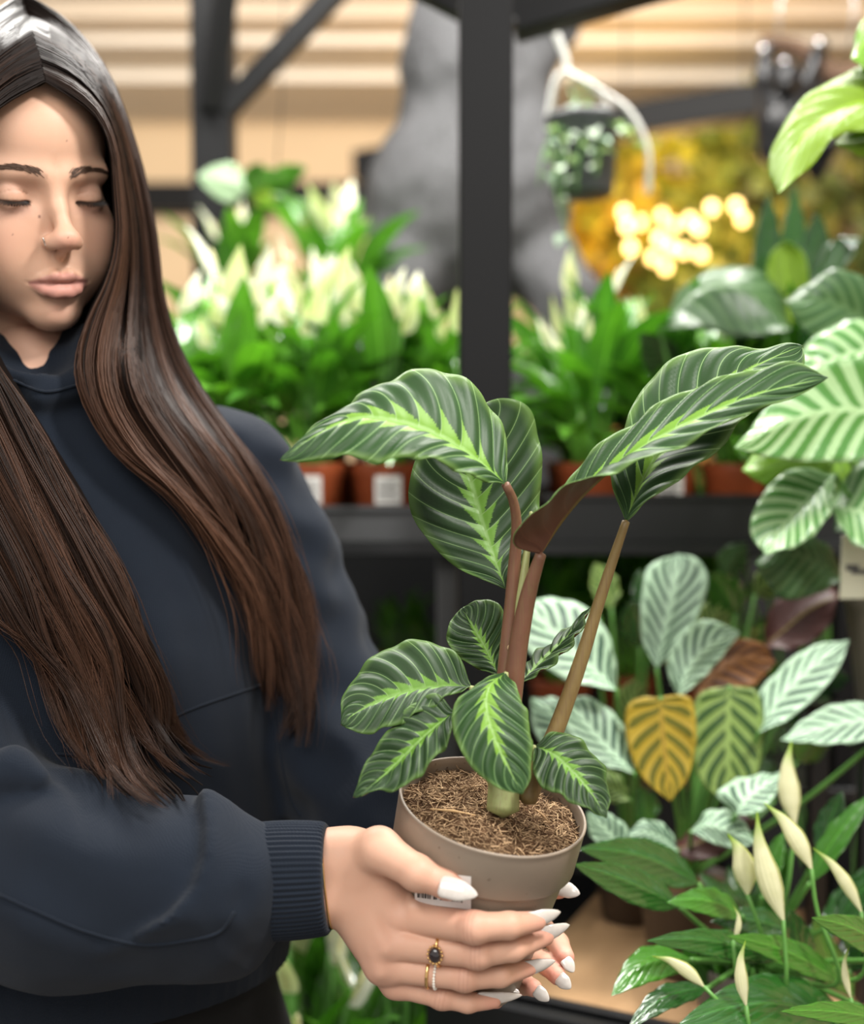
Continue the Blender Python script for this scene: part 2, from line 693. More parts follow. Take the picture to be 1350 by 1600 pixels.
def cloth_material(name, color, vscale):
    t = NT(name)
    o = t.coord()
    nz = t.noise(14, 5, o)
    c = t.mix(nz, tuple(x * 0.8 for x in color), tuple(x * 1.25 for x in color))
    sp = t.sep(o)
    w1 = t.m('SINE', t.m('MULTIPLY', t.m('ADD', sp[0], t.m('MULTIPLY', sp[2], 0.9)), vscale))
    w2 = t.m('SINE', t.m('MULTIPLY', t.m('SUBTRACT', sp[2], t.m('MULTIPLY', sp[1], 0.8)), vscale * 1.3))
    f = t.noise(1400, 2, o)
    t.bump(t.m('ADD', t.m('MULTIPLY', t.m('MULTIPLY', w1, w2), 0.35), f), 0.35, 0.0008)
    return t.p(color=c, rough=0.92, spec=0.10, sheen=0.06, sheenr=0.6)


M_HOOD = cloth_material('navy_fleece', (0.0082, 0.0122, 0.0200), 2600)
M_TROU = cloth_material('black_cloth', (0.0062, 0.0062, 0.0066), 3000)
M_DARK = simple('dark_lash', (0.012, 0.008, 0.006), 0.5)
M_GOLD = simple('gold', (0.80, 0.53, 0.22), 0.22, metal=1.0)
M_STONE = simple('garnet', (0.010, 0.002, 0.004), 0.08, spec=0.8, coat=0.6)
M_PEARL = simple('pearl', (0.86, 0.82, 0.74), 0.2)
M_RED = simple('red_cord', (0.45, 0.03, 0.03), 0.5)


def hair_material(name, dark, light):
    t = NT(name)
    h = t.attr('Col').outputs['Color']
    v = t.sep(h)
    c = t.mix(v[0], dark, light)
    return t.p(color=c, rough=0.50, spec=0.22)


M_HAIR = hair_material('brown_hair', (0.0065, 0.0034, 0.0024), (0.095, 0.043, 0.024))
M_BROW = hair_material('brow_hair', (0.060, 0.034, 0.022), (0.10, 0.06, 0.04))


def nail_material():
    t = NT('pearl_nail')
    n = t.noise(260, 3)
    c = t.mix(n, (0.52, 0.475, 0.43), (0.65, 0.61, 0.565))
    return t.p(color=c, rough=0.10, spec=0.6, coat=0.7, coatr=0.04, sss=0.1, sssr=(0.5, 0.4, 0.4), ssss=0.003)


M_NAIL = nail_material()

# ================================================================== person root
person = empty('person', (-0.29, 1.07, 0.0), 'long-haired person in a dark navy hoodie holding a potted plant in both hands', 'person')

# ------------------------------------------------------------------ head
HS = 0.92
HT = np.array([-33.9, -100.3, 26.5])


def head_rot(y, p, r):
    cy, sy, cp, sp, cr, sr = math.cos(y), math.sin(y), math.cos(p), math.sin(p), math.cos(r), math.sin(r)
    Rp = np.array([[1, 0, 0], [0, cp, sp], [0, -sp, cp]])
    Ry = np.array([[cy, sy, 0], [-sy, cy, 0], [0, 0, 1]])
    Rr = np.array([[cr, 0, -sr], [0, 1, 0], [sr, 0, cr]])
    return Rr @ Ry @ Rp


HR = head_rot(math.radians(35.3), math.radians(20), math.radians(9.5))


def h2c(L):
    q = (np.asarray(L, float) * HS) @ HR.T + HT
    return np.stack([q[..., 0], -q[..., 1], q[..., 2]], -1) / 100.0


def c2h(P):
    q = np.stack([P[..., 0], -P[..., 1], P[..., 2]], -1) * 100.0 - HT
    return (q @ HR) / HS


EYE = np.array([3.30, 7.05, -0.25])


def sd_head(p):
    x = np.abs(p[:, 0])
    q = np.stack([x, p[:, 1], p[:, 2]], 1)
    E = lambda c, r: sd_ell(q, c, r)
    d = E((0, -1.2, 4.3), (7.3, 9.3, 8.5))
    d = smin(d, E((0, 2.3, 4.0), (6.2, 6.9, 6.2)), 1.5)
    d = smin(d, E((0, 2.4, -2.6), (6.0, 6.6, 7.4)), 2.0)
    d = smin(d, E((0, 3.2, -7.2), (4.6, 5.3, 3.8)), 2.0)
    d = smin(d, sd_cone(q, (5.0, 0.6, -6.4), (1.0, 6.6, -9.3), 1.2, 1.3), 1.6)
    d = smin(d, E((0, 7.1, -10.1), (1.9, 1.7, 1.5)), 1.5)
    d = smin(d, E((3.9, 5.3, -3.0), (2.3, 2.2, 2.2)), 2.2)
    d = smin(d, E((3.2, 5.6, -5.4), (2.2, 2.3, 2.6)), 2.2)
    d = smin(d, sd_cone(q, (0.9, 8.55, 1.5), (4.7, 6.9, 1.9), 0.6, 0.6), 1.6)
    # orbit, then lid
    d = smax(d, -sd_ell(q, (2.9, 9.9, -0.08), (2.1, 1.75, 1.25)), 1.0)
    # nose
    d = smin(d, sd_chain(q, [(0, 8.55, 0.9), (0, 9.55, -1.2), (0, 10.75, -3.25)], [0.50, 0.62, 0.80], 0.5), 1.3)
    d = smin(d, sd_ell(q, (0.28, 10.90, -3.5), (0.84, 0.80, 0.78)), 0.7)
    d = smin(d, sd_ell(q, (1.02, 9.95, -3.80), (0.66, 0.95, 0.62)), 0.75)
    d = smin(d, sd_cone(q, (0, 10.6, -4.15), (0, 9.4, -4.85), 0.38, 0.45), 0.4)
    d = smax(d, -sd_ell(q, (0.58, 10.35, -4.55), (0.33, 0.62, 0.33)), 0.25)
    # muzzle and lips
    d = smin(d, sd_ell(q, (0, 7.1, -6.9), (2.9, 2.15, 2.1)), 1.1)
    up = sd_chain(q, [(2.55, 8.15, -7.2), (1.5, 9.0, -6.85), (0.62, 9.45, -6.62), (0, 9.45, -6.72)], [0.10, 0.36, 0.50, 0.46], 0.25)
    lo = sd_chain(q, [(2.45, 8.15, -7.3), (1.4, 8.95, -7.80), (0.5, 9.28, -8.02), (0, 9.30, -8.04)], [0.12, 0.50, 0.66, 0.67], 0.25)
    d = smin(d, up, 0.35)
    d = smin(d, lo, 0.35)
    gap = sd_chain(q, [(2.75, 8.5, -7.22), (1.4, 9.5, -7.22), (0.6, 10.0, -7.22), (0, 10.0, -7.30)], [0.10, 0.16, 0.16, 0.17])
    d = smax(d, -gap, 0.16)
    d = smax(d, -sd_cone(q, (0, 9.85, -5.3), (0, 9.85, -6.1), 0.22, 0.28), 0.35)
    d = smax(d, -sd_cone(q, (0, 9.55, -8.95), (1.0, 9.2, -8.95), 0.30, 0.25), 0.7)
    # eyelids with a narrow downward-looking slit
    e = q - EYE
    dx = np.clip(e[:, 0] / 1.42, -1, 1)
    r = np.linalg.norm(e, axis=1)
    lid = r - 1.40
    d = smin(d, lid, 0.35)
    el = np.arctan2(e[:, 2], np.maximum(e[:, 1], 1e-3))
    ec = np.radians(-27 + 7 * dx * dx)
    hh = np.radians(14.0) * np.maximum(1 - dx * dx, 0) ** 0.6
    slit = np.maximum((np.abs(el - ec) - hh) * 1.35, 1.27 - r)
    slit = np.where((np.abs(e[:, 0]) < 1.42) & (e[:, 1] > 0.2), slit, 1.0)
    d = smax(d, -slit, 0.06)
    # lid crease
    cr_ = np.abs(el - np.radians(26 - 12 * dx * dx)) * 1.4
    crease = np.maximum(cr_ - 0.05, np.abs(r - 1.42) - 0.12)
    d = smax(d, -np.where(np.abs(dx) < 0.98, crease + 0.04, 1.0), 0.16)
    # ear and neck
    d = smin(d, sd_ell(q, (7.1, -1.0, -1.6), (0.7, 1.9, 3.1)), 0.5)
    nk = sd_cone(q, (0, -2.2, -3.0), (0, -1.6, -19), 5.0, 5.4)
    d = smin(d, nk, 1.4)
    return d


def sd_head_cam(P):
    return sd_head(c2h(P)) * HS / 100.0


hV, hQ = polygonise(sd_head, (-8.4, -11, -19.5), (8.4, 12.4, 13.2), 0.12)
hV = laplace(hV, hQ, 1, 0.5)


def head_color(p):
    x = np.abs(p[:, 0])
    q = np.stack([x, p[:, 1], p[:, 2]], 1)
    base = np.tile(np.array([0.605, 0.375, 0.262]), (len(p), 1))
    def blend(m, c):
        nonlocal base
        m = np.clip(m, 0, 1)[:, None]
        base = base * (1 - m) + np.array(c) * m
    g = lambda c, r: np.exp(-np.maximum(0, (((q - np.array(c)) / np.array(r)) ** 2).sum(1)))
    blend(0.40 * g((4.2, 7, -3.5), (2.2, 2.5, 2.0)), (0.60, 0.30, 0.22))
    blend(0.55 * g((0, 11.5, -3.7), (1.3, 1.5, 1.0)), (0.58, 0.27, 0.21))
    blend(0.45 * g((0, 9, -9.6), (1.6, 2, 1.2)), (0.56, 0.30, 0.23))
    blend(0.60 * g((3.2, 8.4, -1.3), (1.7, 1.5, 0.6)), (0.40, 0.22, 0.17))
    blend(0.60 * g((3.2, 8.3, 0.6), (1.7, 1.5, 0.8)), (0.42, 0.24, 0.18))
    # lips, outlined in front view
    xx = np.clip(x / 2.55, 0, 1)
    topz = -6.22 - 0.92 * xx ** 1.6 - 0.10 * np.exp(-(x / 0.25) ** 2)
    botz = -8.62 + 1.18 * xx ** 2.2
    inl = np.minimum(topz - p[:, 2], p[:, 2] - botz)
    m = np.clip(inl / 0.30 + 0.5, 0, 1) * (x < 2.55) * (p[:, 1] > 7.5)
    blend(0.80 * m, (0.445, 0.200, 0.170))
    line = np.exp(-((p[:, 2] + 7.22) / 0.10) ** 2) * (x < 2.6) * (p[:, 1] > 7.8)
    blend(0.75 * line, (0.20, 0.07, 0.06))
    # lash rim
    e = q - EYE
    dx = np.clip(e[:, 0] / 1.42, -1, 1)
    el = np.arctan2(e[:, 2], np.maximum(e[:, 1], 1e-3))
    rim = np.radians(-27 + 7 * dx * dx) + np.radians(13.0) * np.maximum(1 - dx * dx, 0) ** 0.6
    blend(0.9 * np.exp(-((el - rim) / 0.07) ** 2) * (np.abs(e[:, 0]) < 1.5) * (np.linalg.norm(e, axis=1) < 1.75), (0.05, 0.03, 0.025))
    # soft brow tint of fine hairs
    bx = (x - 0.9) / 4.2
    bz = 1.55 + 0.75 * np.sin(np.clip(bx, 0, 1) * 2.3) - 0.2 * bx
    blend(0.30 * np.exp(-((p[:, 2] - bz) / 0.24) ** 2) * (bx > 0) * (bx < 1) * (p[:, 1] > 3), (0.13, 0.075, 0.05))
    # a few moles
    for cx, cz, r in ((-1.45, -1.75, 0.09), (-3.6, -3.2, 0.07), (1.0, 4.4, 0.07), (-0.2, -3.2, 0.05)):
        blend(0.8 * (((p[:, 0] - cx) ** 2 + (p[:, 2] - cz) ** 2) < r * r) * (p[:, 1] > 5), (0.16, 0.07, 0.05))
    return base


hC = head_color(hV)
hVc = h2c(hV)

# ------------------------------------------------------------------ hands
cm = 0.01
# her right hand, back of the hand towards the camera
WR = C(505, 1372, 0.838)
FING_R = {   # (px, py) of knuckle, joint, joint, tip with radii
    'index': ([(622, 1430), (741, 1449), (795, 1446), (838, 1439)], [1.20, 1.00, 0.88, 0.66]),
    'middle': ([(604, 1472), (746, 1490), (802, 1482), (852, 1463)], [1.16, 0.94, 0.84, 0.62]),
    'ring': ([(597, 1508), (726, 1527), (782, 1524), (826, 1512)], [1.08, 0.86, 0.77, 0.58]),
    'little': ([(618, 1536), (692, 1553), (730, 1557), (768, 1557)], [0.95, 0.74, 0.67, 0.54]),
}


def chain_R(name):
    pts, rs = FING_R[name]
    P = [on_pot(px, py, r * cm) for (px, py), r in zip(pts, rs)]
    P = np.array(P)
    # the knuckle stands off the pot
    k = {'index': 0.838, 'middle': 0.832, 'ring': 0.834, 'little': 0.842}[name]
    P[0] = C(*pts[0], k)
    if name == 'little':
        for i, dd in ((1, 0.836), (2, 0.838), (3, 0.842)):
            P[i] = push_pot(C(*pts[i], dd), rs[i] * cm)
    return P, np.array(rs) * cm


CH_R = {n: chain_R(n) for n in FING_R}
TH_P = np.array([C(545, 1345, 0.846), C(592, 1327, 0.822), C(652, 1364, 0.805), C(700, 1383, 0.802), C(716, 1389, 0.802)])
TH_R = np.array([1.55, 1.42, 1.10, 0.92, 0.74]) * cm


def sd_hand_r(p):
    w0, w1 = C(440, 1372, 0.845), WR
    d = sd_cone(p, w0 + np.array([0, 0, 0.010]), w1 + np.array([0, 0, 0.013]), 0.0215, 0.0205)
    d = smin(d, sd_cone(p, w0 - np.array([0, 0, 0.010]), w1 - np.array([0, 0, 0.012]), 0.0215, 0.0205), 0.012)
    for n, off, r0 in (('index', 0.016, 1.75), ('middle', 0.004, 1.75), ('ring', -0.008, 1.7), ('little', -0.018, 1.5)):
        P, R = CH_R[n]
        b = C(545, 1372, 0.838) + np.array([0, 0.004, off])
        d = smin(d, sd_cone(p, b, P[0], r0 * cm, R[0] * 1.02), 0.011)
        mid = b * 0.45 + P[0] * 0.55 + np.array([0, 0.012, 0])
        d = smin(d, sd_sph(p, mid, 0.013), 0.012)
    # thenar mass
    d = smin(d, sd_cone(p, TH_P[0], TH_P[1], TH_R[0], TH_R[1]), 0.012)
    d = smin(d, sd_cone(p, C(575, 1360, 0.842), C(620, 1410, 0.842), 0.016, 0.012), 0.012)
    th = sd_chain(p, TH_P[1:], TH_R[1:], 0.004)
    th = smin(th, sd_sph(p, TH_P[2] + np.array([0, -0.0005, 0.0003]), 0.0113), 0.004)
    f = None
    for n in CH_R:
        P, R = CH_R[n]
        e = sd_chain(p, P, R, 0.003)
        e = smin(e, sd_sph(p, P[1] + np.array([0, -0.0006, 0]), R[1] * 1.03), 0.004)
        # knuckle creases
        T = unit(P[2] - P[0])
        f = e if f is None else smin(f, e, 0.0010)
    d = smin(d, f, 0.007)
    d = smin(d, th, 0.006)
    # tendons
    for n in ('index', 'middle', 'ring'):
        P, R = CH_R[n]
        b = C(560, 1385, 0.838)
        d = smin(d, sd_cone(p, b + np.array([0, -0.008, 0]), P[0] + np.array([0, -R[0] * 0.93, 0]), 0.0016, 0.003), 0.007)
    return d


lo = np.array([-0.115, 0.765, -0.360]); hi = np.array([0.115, 0.905, -0.200])
rV, rQ = polygonise(sd_hand_r, lo, hi, 0.00105)
rV = laplace(rV, rQ, 1, 0.4)

# her left hand, behind and under the pot, finger ends showing on the far side
FING_L = {
    'index': ([(790, 1425, 0.955), (848, 1452, 0.945), (872, 1474, 0.922), (884, 1496, 0.900)], [1.05, 0.86, 0.80, 0.66]),
    'middle': ([(770, 1460, 0.955), (828, 1490, 0.940), (856, 1508, 0.912), (871, 1525, 0.890)], [1.05, 0.86, 0.80, 0.66]),
    'ring': ([(745, 1490, 0.950), (795, 1520, 0.930), (818, 1532, 0.900), (834, 1544, 0.876)], [1.0, 0.82, 0.74, 0.62]),
    'little': ([(720, 1510, 0.945), (752, 1538, 0.922), (768, 1544, 0.894), (779, 1548, 0.872)], [0.9, 0.72, 0.66, 0.56]),
}
CH_L = {}
for n_, (pts_, rs_) in FING_L.items():
    P_ = [push_pot(C(*q), r * cm) for q, r in zip(pts_, rs_)]
    CH_L[n_] = (np.array(P_), np.array(rs_) * cm)
TL_P = np.array([push_pot(C(*q), r) for q, r in (((740, 1440, 0.965), 0.016), ((800, 1390, 0.965), 0.013), ((845, 1380, 0.952), 0.0105), ((872, 1388, 0.935), 0.0085))])
TL_R = np.array([1.6, 1.3, 1.05, 0.8]) * cm
WL = C(655, 1405, 0.985)


def sd_hand_l(p):
    w0 = C(600, 1330, 1.03)
    d = sd_cone(p, w0, WL, 0.026, 0.025)
    for n in CH_L:
        P, R = CH_L[n]
        b = WL * 0.8 + P[0] * 0.2
        d = smin(d, sd_cone(p, b, P[0], 0.017, R[0]), 0.010)
    d = smin(d, sd_cone(p, WL, TL_P[0], 0.018, TL_R[0]), 0.010)
    f = None
    for n in CH_L:
        P, R = CH_L[n]
        e = sd_chain(p, P, R, 0.003)
        f = e if f is None else smin(f, e, 0.0010)
    d = smin(d, f, 0.006)
    return smin(d, sd_chain(p, TL_P, TL_R, 0.003), 0.006)


lV, lQ = polygonise(sd_hand_l, (-0.075, 0.85, -0.365), (0.130, 1.06, -0.245), 0.0015)
lV = laplace(lV, lQ, 1, 0.4)


def hand_color(P, chains, thumb, tip=(0.60, 0.265, 0.205)):
    base = np.tile(np.array([0.600, 0.362, 0.258]), (len(P), 1))
    def blend(m, c):
        nonlocal base
        m = np.clip(m, 0, 1)[:, None]
        base = base * (1 - m) + np.array(c) * m
    for n, (J, R) in chains.items():
        blend(0.55 * np.exp(-((np.linalg.norm(P - J[3], axis=1) / 0.014) ** 2)), tip)
        blend(0.35 * np.exp(-((np.linalg.norm(P - J[1], axis=1) / 0.010) ** 2)), (0.52, 0.25, 0.19))
        blend(0.30 * np.exp(-((np.linalg.norm(P - J[0], axis=1) / 0.014) ** 2)), (0.55, 0.27, 0.21))
    for n, (J, R) in chains.items():
        T = unit(J[2] - J[0])
        w = P - J[1]
        s = w @ T
        near = np.linalg.norm(w, axis=1) < R[1] * 1.35
        for q in (-0.0030, -0.0002, 0.0026):
            blend(0.30 * np.exp(-((s - q) / 0.0007) ** 2) * near, (0.36, 0.17, 0.125))
    blend(0.5 * np.exp(-((np.linalg.norm(P - thumb[-1], axis=1) / 0.016) ** 2)), tip)
    return base


rC = hand_color(rV, CH_R, TH_P)
lC = hand_color(lV, CH_L, TL_P, (0.66, 0.25, 0.20))

# ------------------------------------------------------------------ torso and arms under the clothes
PSI = math.radians(26)
BL = np.array([math.cos(PSI), math.sin(PSI), 0])
BF = np.array([math.sin(PSI), -math.cos(PSI), 0])
N0 = np.array([-0.335, 1.030, 0.115])
SH_L = N0 + BL * 0.165 + np.array([0, 0, -0.085])
SH_R = N0 - BL * 0.165 + np.array([0, 0, -0.085])
EL_L = C(508, 1120, 1.10)
EL_R = C(-70, 1345, 0.885)


def loft(p, zs, As, Bs, dx, grow=0.0):
    q = p - N0
    z = q[:, 2]
    a = np.interp(-z, zs, As) + grow
    b = np.interp(-z, zs, Bs) + grow
    u = q @ BL - np.interp(-z, zs, dx)
    v = q @ BF - np.interp(-z, zs, np.array(dx) * 0.4)
    k = np.sqrt((u / a) ** 2 + (v / b) ** 2) + 1e-9
    d = (k - 1) * np.sqrt(u * u + v * v) / k
    return d


TZ = [-0.06, 0.00, 0.04, 0.09, 0.20, 0.34, 0.48, 0.62]
TA = [0.050, 0.070, 0.125, 0.185, 0.198, 0.188, 0.185, 0.175]
TB = [0.050, 0.070, 0.085, 0.105, 0.128, 0.135, 0.138, 0.130]
TD = [0, 0, 0, 0, 0.004, 0.015, 0.03, 0.04]


def sd_torso(p, grow=0.0, zmax=0.47):
    d = loft(p, TZ, TA, TB, TD, grow)
    z = p[:, 2] - N0[2]
    return np.maximum.reduce([d * 0.85, z - 0.04, -z - zmax])


def sd_body(p):
    d = sd_torso(p, -0.022, 0.58)
    d = smin(d, sd_chain(p, [SH_L, EL_L, WL], [0.045, 0.038, 0.026]), 0.02)
    d = smin(d, sd_chain(p, [SH_R, EL_R, C(440, 1372, 0.845)], [0.045, 0.038, 0.026]), 0.02)
    return d


bV, bQ = polygonise(sd_body, (-0.62, 0.80, -0.78), (0.03, 1.24, 0.16), 0.010)
bC = np.tile(np.array([0.600, 0.362, 0.258]), (len(bV), 1))
o1, o2, o3 = len(hVc), len(hVc) + len(rV), len(hVc) + len(rV) + len(lV)
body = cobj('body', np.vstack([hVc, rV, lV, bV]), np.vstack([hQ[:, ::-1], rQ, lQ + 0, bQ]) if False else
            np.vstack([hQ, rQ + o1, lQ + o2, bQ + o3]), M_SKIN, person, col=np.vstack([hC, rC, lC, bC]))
tag(body, 'light skin with pink lips and lowered eyes')

# ------------------------------------------------------------------ hoodie
SLV_R = [SH_R + np.array([0.0, 0, -0.005]), C(-160, 1080, 0.93), C(-75, 1330, 0.875), C(110, 1378, 0.850), C(290, 1388, 0.842), C(338, 1394, 0.840), C(352, 1386, 0.840)]
SLV_RR = [0.068, 0.085, 0.078, 0.0715, 0.0575, 0.0480, 0.040]
SLV_L = [SH_L, C(408, 860, 1.11), EL_L, C(545, 1190, 1.07), C(600, 1290, 1.02), C(635, 1350, 0.995)]
SLV_LR = [0.064, 0.063, 0.064, 0.064, 0.055, 0.038]
LOBE = [C(378, 1352, 0.838), C(350, 1392, 0.829), C(290, 1455, 0.834), C(190, 1480, 0.846)]
LOBE_R = [0.0455, 0.0555, 0.0480, 0.040]
RIDGE = [C(306, 1250, 0.795), C(332, 1285, 0.781), C(322, 1365, 0.775), C(275, 1437, 0.780), C(175, 1490, 0.795)]
COLLAR = C(66, 596, 0.948)


def sd_hoodie(p):
    fold = 0.0035 * vnoise(p, 22, 3) + 0.0016 * vnoise(p * np.array([1, 1, 0.5]), 60, 5)
    d = sd_torso(p, 0.006) + fold
    al = sd_chain(p, SLV_L, SLV_LR, 0.02)
    al = al + 0.0040 * vnoise(p, 40, 8) + 0.0022 * np.sin(p[:, 2] * 120 + p[:, 0] * 60)
    d = smin(d, al, 0.012)
    ar = sd_chain(p, SLV_R, SLV_RR, 0.02)
    ar = ar + 0.0016 * vnoise(p, 45, 11)
    sx = 675 + FPX * p[:, 0] / p[:, 1]
    sy = 800 - FPX * p[:, 2] / p[:, 1]
    front = np.clip((0.855 - p[:, 1]) / 0.02, 0, 1)
    def drape(kx, ky, amp, wid, back, yl):
        s = sx - np.interp(sy, ky, kx)
        w = np.clip((sy - yl[0]) / 25, 0, 1) * np.clip((yl[1] - sy) / 60, 0, 1)
        return amp * w * front * (1 / (1 + np.exp(-np.clip(s / wid, -30, 30)))) * np.exp(-np.maximum(s, 0) / back)
    ar = ar - drape([308, 312, 318, 315, 298, 262, 200, 150], [1225, 1250, 1290, 1340, 1390, 1430, 1465, 1490], 0.0150, 3.0, 150, (1180, 1500))
    ar = ar + drape([372, 366, 385, 400], [1395, 1420, 1445, 1470], 0.005, 3.0, 30, (1395, 1470))
    ar = ar - drape([55, 75, 100, 118, 128], [1150, 1195, 1230, 1262, 1330], 0.007, 4.0, 110, (1140, 1330)) * -1.0
    ar = ar - 0.0030 * front * np.sin((sx + 0.8 * (sy - 1300)) / 34.0) * np.exp(-((sx - 385) / 45) ** 2)
    ar = ar - 0.0022 * front * np.sin((sx * 0.5 - (sy - 1300)) / 26.0) * np.exp(-((sx - 60) / 110) ** 2)
    ar = smin(ar, sd_cone(p, C(325, 1462, 0.834), C(366, 1474, 0.836), 0.028, 0.022), 0.014)
    ar = smax(ar, -sd_cone(p, C(352, 1436, 0.772), C(384, 1400, 0.782), 0.002, 0.006), 0.007)
    ar = smin(ar, sd_chain(p, [C(-40, 1225, 0.822), C(20, 1204, 0.826), C(62, 1216, 0.822)], [0.016, 0.015, 0.008], 0.01), 0.010)
    d = smin(d, ar, 0.010)
    # hood lying around the neck, crossing over at the throat
    bk = N0 - BF * 0.075 + np.array([0, 0, 0.035])
    rt = N0 - BL * 0.088 + np.array([0, 0, 0.020]) + BF * 0.02
    lt = N0 + BL * 0.070 + np.array([0, 0, 0.010]) + BF * 0.02
    ho = sd_chain(p, [bk, rt, (rt + COLLAR) / 2 + BF * 0.025 + np.array([-0.012, 0, -0.002]), COLLAR], [0.030, 0.022, 0.016, 0.010], 0.02)
    ho = smin(ho, sd_chain(p, [bk, lt, (lt + COLLAR) / 2 + BF * 0.022 + np.array([0.010, 0, -0.004]), COLLAR + np.array([0, -0.004, -0.012])], [0.026, 0.010, 0.014, 0.011], 0.02), 0.004)
    ho = smin(ho, sd_cone(p, bk - BF * 0.02, bk - BF * 0.05 + np.array([0, 0, -0.09]), 0.05, 0.06), 0.03)
    d = smin(d, ho, 0.010)
    # neck opening
    nk = sd_cone(p, h2c(np.array([0, -2.0, -9.0])), h2c(np.array([0, -1.8, -15.5])), 0.050, 0.0515)
    d = smax(d, -nk, 0.004)
    d = smax(d, -sd_chain(p, [C(45, 470, 0.965), C(50, 520, 0.957), C(65, 576, 0.940)], [0.052, 0.038, 0.003]), 0.004)
    # hollow hem rim and sleeve ends
    return d


def in_sleeve_clip(p):
    return sd_hoodie(p)


cV, cQ = polygonise(in_sleeve_clip, (-0.70, 0.74, -0.40), (0.05, 1.28, 0.19), 0.0036)
cV = laplace(cV, cQ, 2, 0.5)
hoodie = cobj('hoodie', cV, cQ, M_HOOD, person)
tag(hoodie, 'dark navy fleece hoodie with slack sleeves')


def surf_path(f, pts, off, n=40):
    """pixels -> points on the surface f"""
    P = catmull(np.array(pts, float), n)
    d, b = trace(f, P[:, 0], P[:, 1], d0=0.6, d1=1.4, off=off)
    d = np.where(np.isnan(d), b, d)
    k = np.array([1, 2, 3, 2, 1.0]); k /= k.sum()
    ds = np.convolve(np.r_[d[0], d[0], d, d[-1], d[-1]], k, 'valid')
    return np.stack([(P[:, 0] - 675) / FPX * ds, ds, (800 - P[:, 1]) / FPX * ds], 1)


# cuffs: ribbed tubes
def cuff(a, b, r0, r1, nrib, name):
    n, k = 26, nrib * 8
    s = np.linspace(0, 1, n)
    P = a[None] * (1 - s)[:, None] + b[None] * s[:, None]
    T, N, B = frames(P, (0, 0, 1))
    ang = np.linspace(0, 2 * np.pi, k, endpoint=False)
    rr = r0 + (r1 - r0) * s + 0.0022 * np.sin(np.pi * s) ** 0.6
    rr[0] -= 0.004; rr[-1] -= 0.0022; rr[-2] -= 0.0004
    rib = 0.00055 * np.sin(ang * nrib)
    wob = 1 + 0.018 * np.sin(ang * 2 + 1) + 0.012 * np.sin(ang * 3)
    R = rr[:, None] * wob[None] + rib[None]
    R[0] = rr[0]
    V = P[:, None] + R[..., None] * (np.cos(ang)[None, :, None] * N[:, None] + np.sin(ang)[None, :, None] * B[:, None])
    V2 = P[-1][None] + (R[-1] - 0.004)[:, None] * (np.cos(ang)[:, None] * N[-1] + np.sin(ang)[:, None] * B[-1]) - T[-1] * 0.02
    V = np.vstack([V.reshape(-1, 3), V2])
    i, j = np.meshgrid(np.arange(n), np.arange(k), indexing='ij')
    i, j = i.ravel(), j.ravel()
    F = np.stack([i * k + j, i * k + (j + 1) % k, (i + 1) * k + (j + 1) % k, (i + 1) * k + j], 1)
    o = cobj(name, V, F, M_HOOD, person)
    return o


cuff(C(384, 1377, 0.840), C(515, 1371, 0.838), 0.0375, 0.0362, 62, 'cuff')
cuff(C(628, 1338, 1.000), C(668, 1412, 0.970), 0.036, 0.034, 60, 'cuff')
# seams and the front pocket
M_SEAM = M_HOOD


def seam(pts, r=0.0012, n=50, f=sd_hoodie):
    P = surf_path(f, pts, 0.0004, n)
    V, F = tube(P, r, 6)
    return cobj('seam', V, F, M_SEAM, person)


seam([(0, 1398), (60, 1425), (130, 1454), (220, 1476), (290, 1470), (345, 1455), (366, 1425)])
seam([(85, 1178), (150, 1180), (215, 1150), (290, 1112), (350, 1090), (410, 1070)])
seam([(422, 1075), (430, 1120), (440, 1190), (455, 1250), (470, 1275)])
seam([(15, 592), (70, 612), (120, 602), (150, 596)])

# waistband and trousers
def hip(s, dz, off):
    return N0 + BL * (0.04 + s * off) + BF * 0.016 + np.array([0, 0, -dz])


def sd_trous(p):
    d = loft(p, TZ, np.array(TA) - 0.014, np.array(TB) - 0.010, TD, 0)
    z = p[:, 2] - N0[2]
    d = np.maximum.reduce([d * 0.85, z + 0.40, -z - 0.68])
    for s in (-1, 1):
        d = smin(d, sd_chain(p, [hip(s, 0.62, 0.085), hip(s, 0.98, 0.085), hip(s, 1.35, 0.085)], [0.092, 0.066, 0.050]), 0.05)
    return d


tV, tQ = polygonise(sd_trous, (-0.62, 0.80, -1.30), (0.05, 1.24, -0.22), 0.009)
tV = laplace(tV, tQ, 2, 0.5)
tag(cobj('trousers', tV, tQ, M_TROU, person), 'plain black trousers')
for s in (-1, 1):
    a_ = hip(s, 1.385, 0.085)
    sd_shoe = lambda p, a_=a_: np.maximum(sd_chain(p, [a_ - BF * 0.05, a_ + BF * 0.05, a_ + BF * 0.14 + np.array([0, 0, -0.012])], [0.046, 0.046, 0.036], 0.02), a_[2] - 0.045 - p[:, 2])
    V, Q = polygonise(sd_shoe, a_ - 0.22, a_ + 0.22, 0.007)
    cobj('shoe', laplace(V, Q, 1, 0.5), Q, M_TROU, person)
s_ = np.linspace(0, 2 * np.pi, 240, endpoint=False)
wb = []
for zz in np.linspace(0.445, 0.505, 8):
    a_, b_ = np.interp(zz, TZ, TA) + 0.009 - 0.010 * (zz - 0.445) / 0.06, np.interp(zz, TZ, TB) + 0.009 - 0.010 * (zz - 0.445) / 0.06
    dx_ = np.interp(zz, TZ, TD)
    rb = 1 + 0.004 * np.sin(s_ * 80)
    wb.append(N0 + BL * dx_ + BF * dx_ * 0.4 + (a_ * np.cos(s_) * rb)[:, None] * BL + (b_ * np.sin(s_) * rb)[:, None] * BF + np.array([0, 0, -zz]))
wbV = np.vstack(wb)
i, j = np.meshgrid(np.arange(7), np.arange(240), indexing='ij')
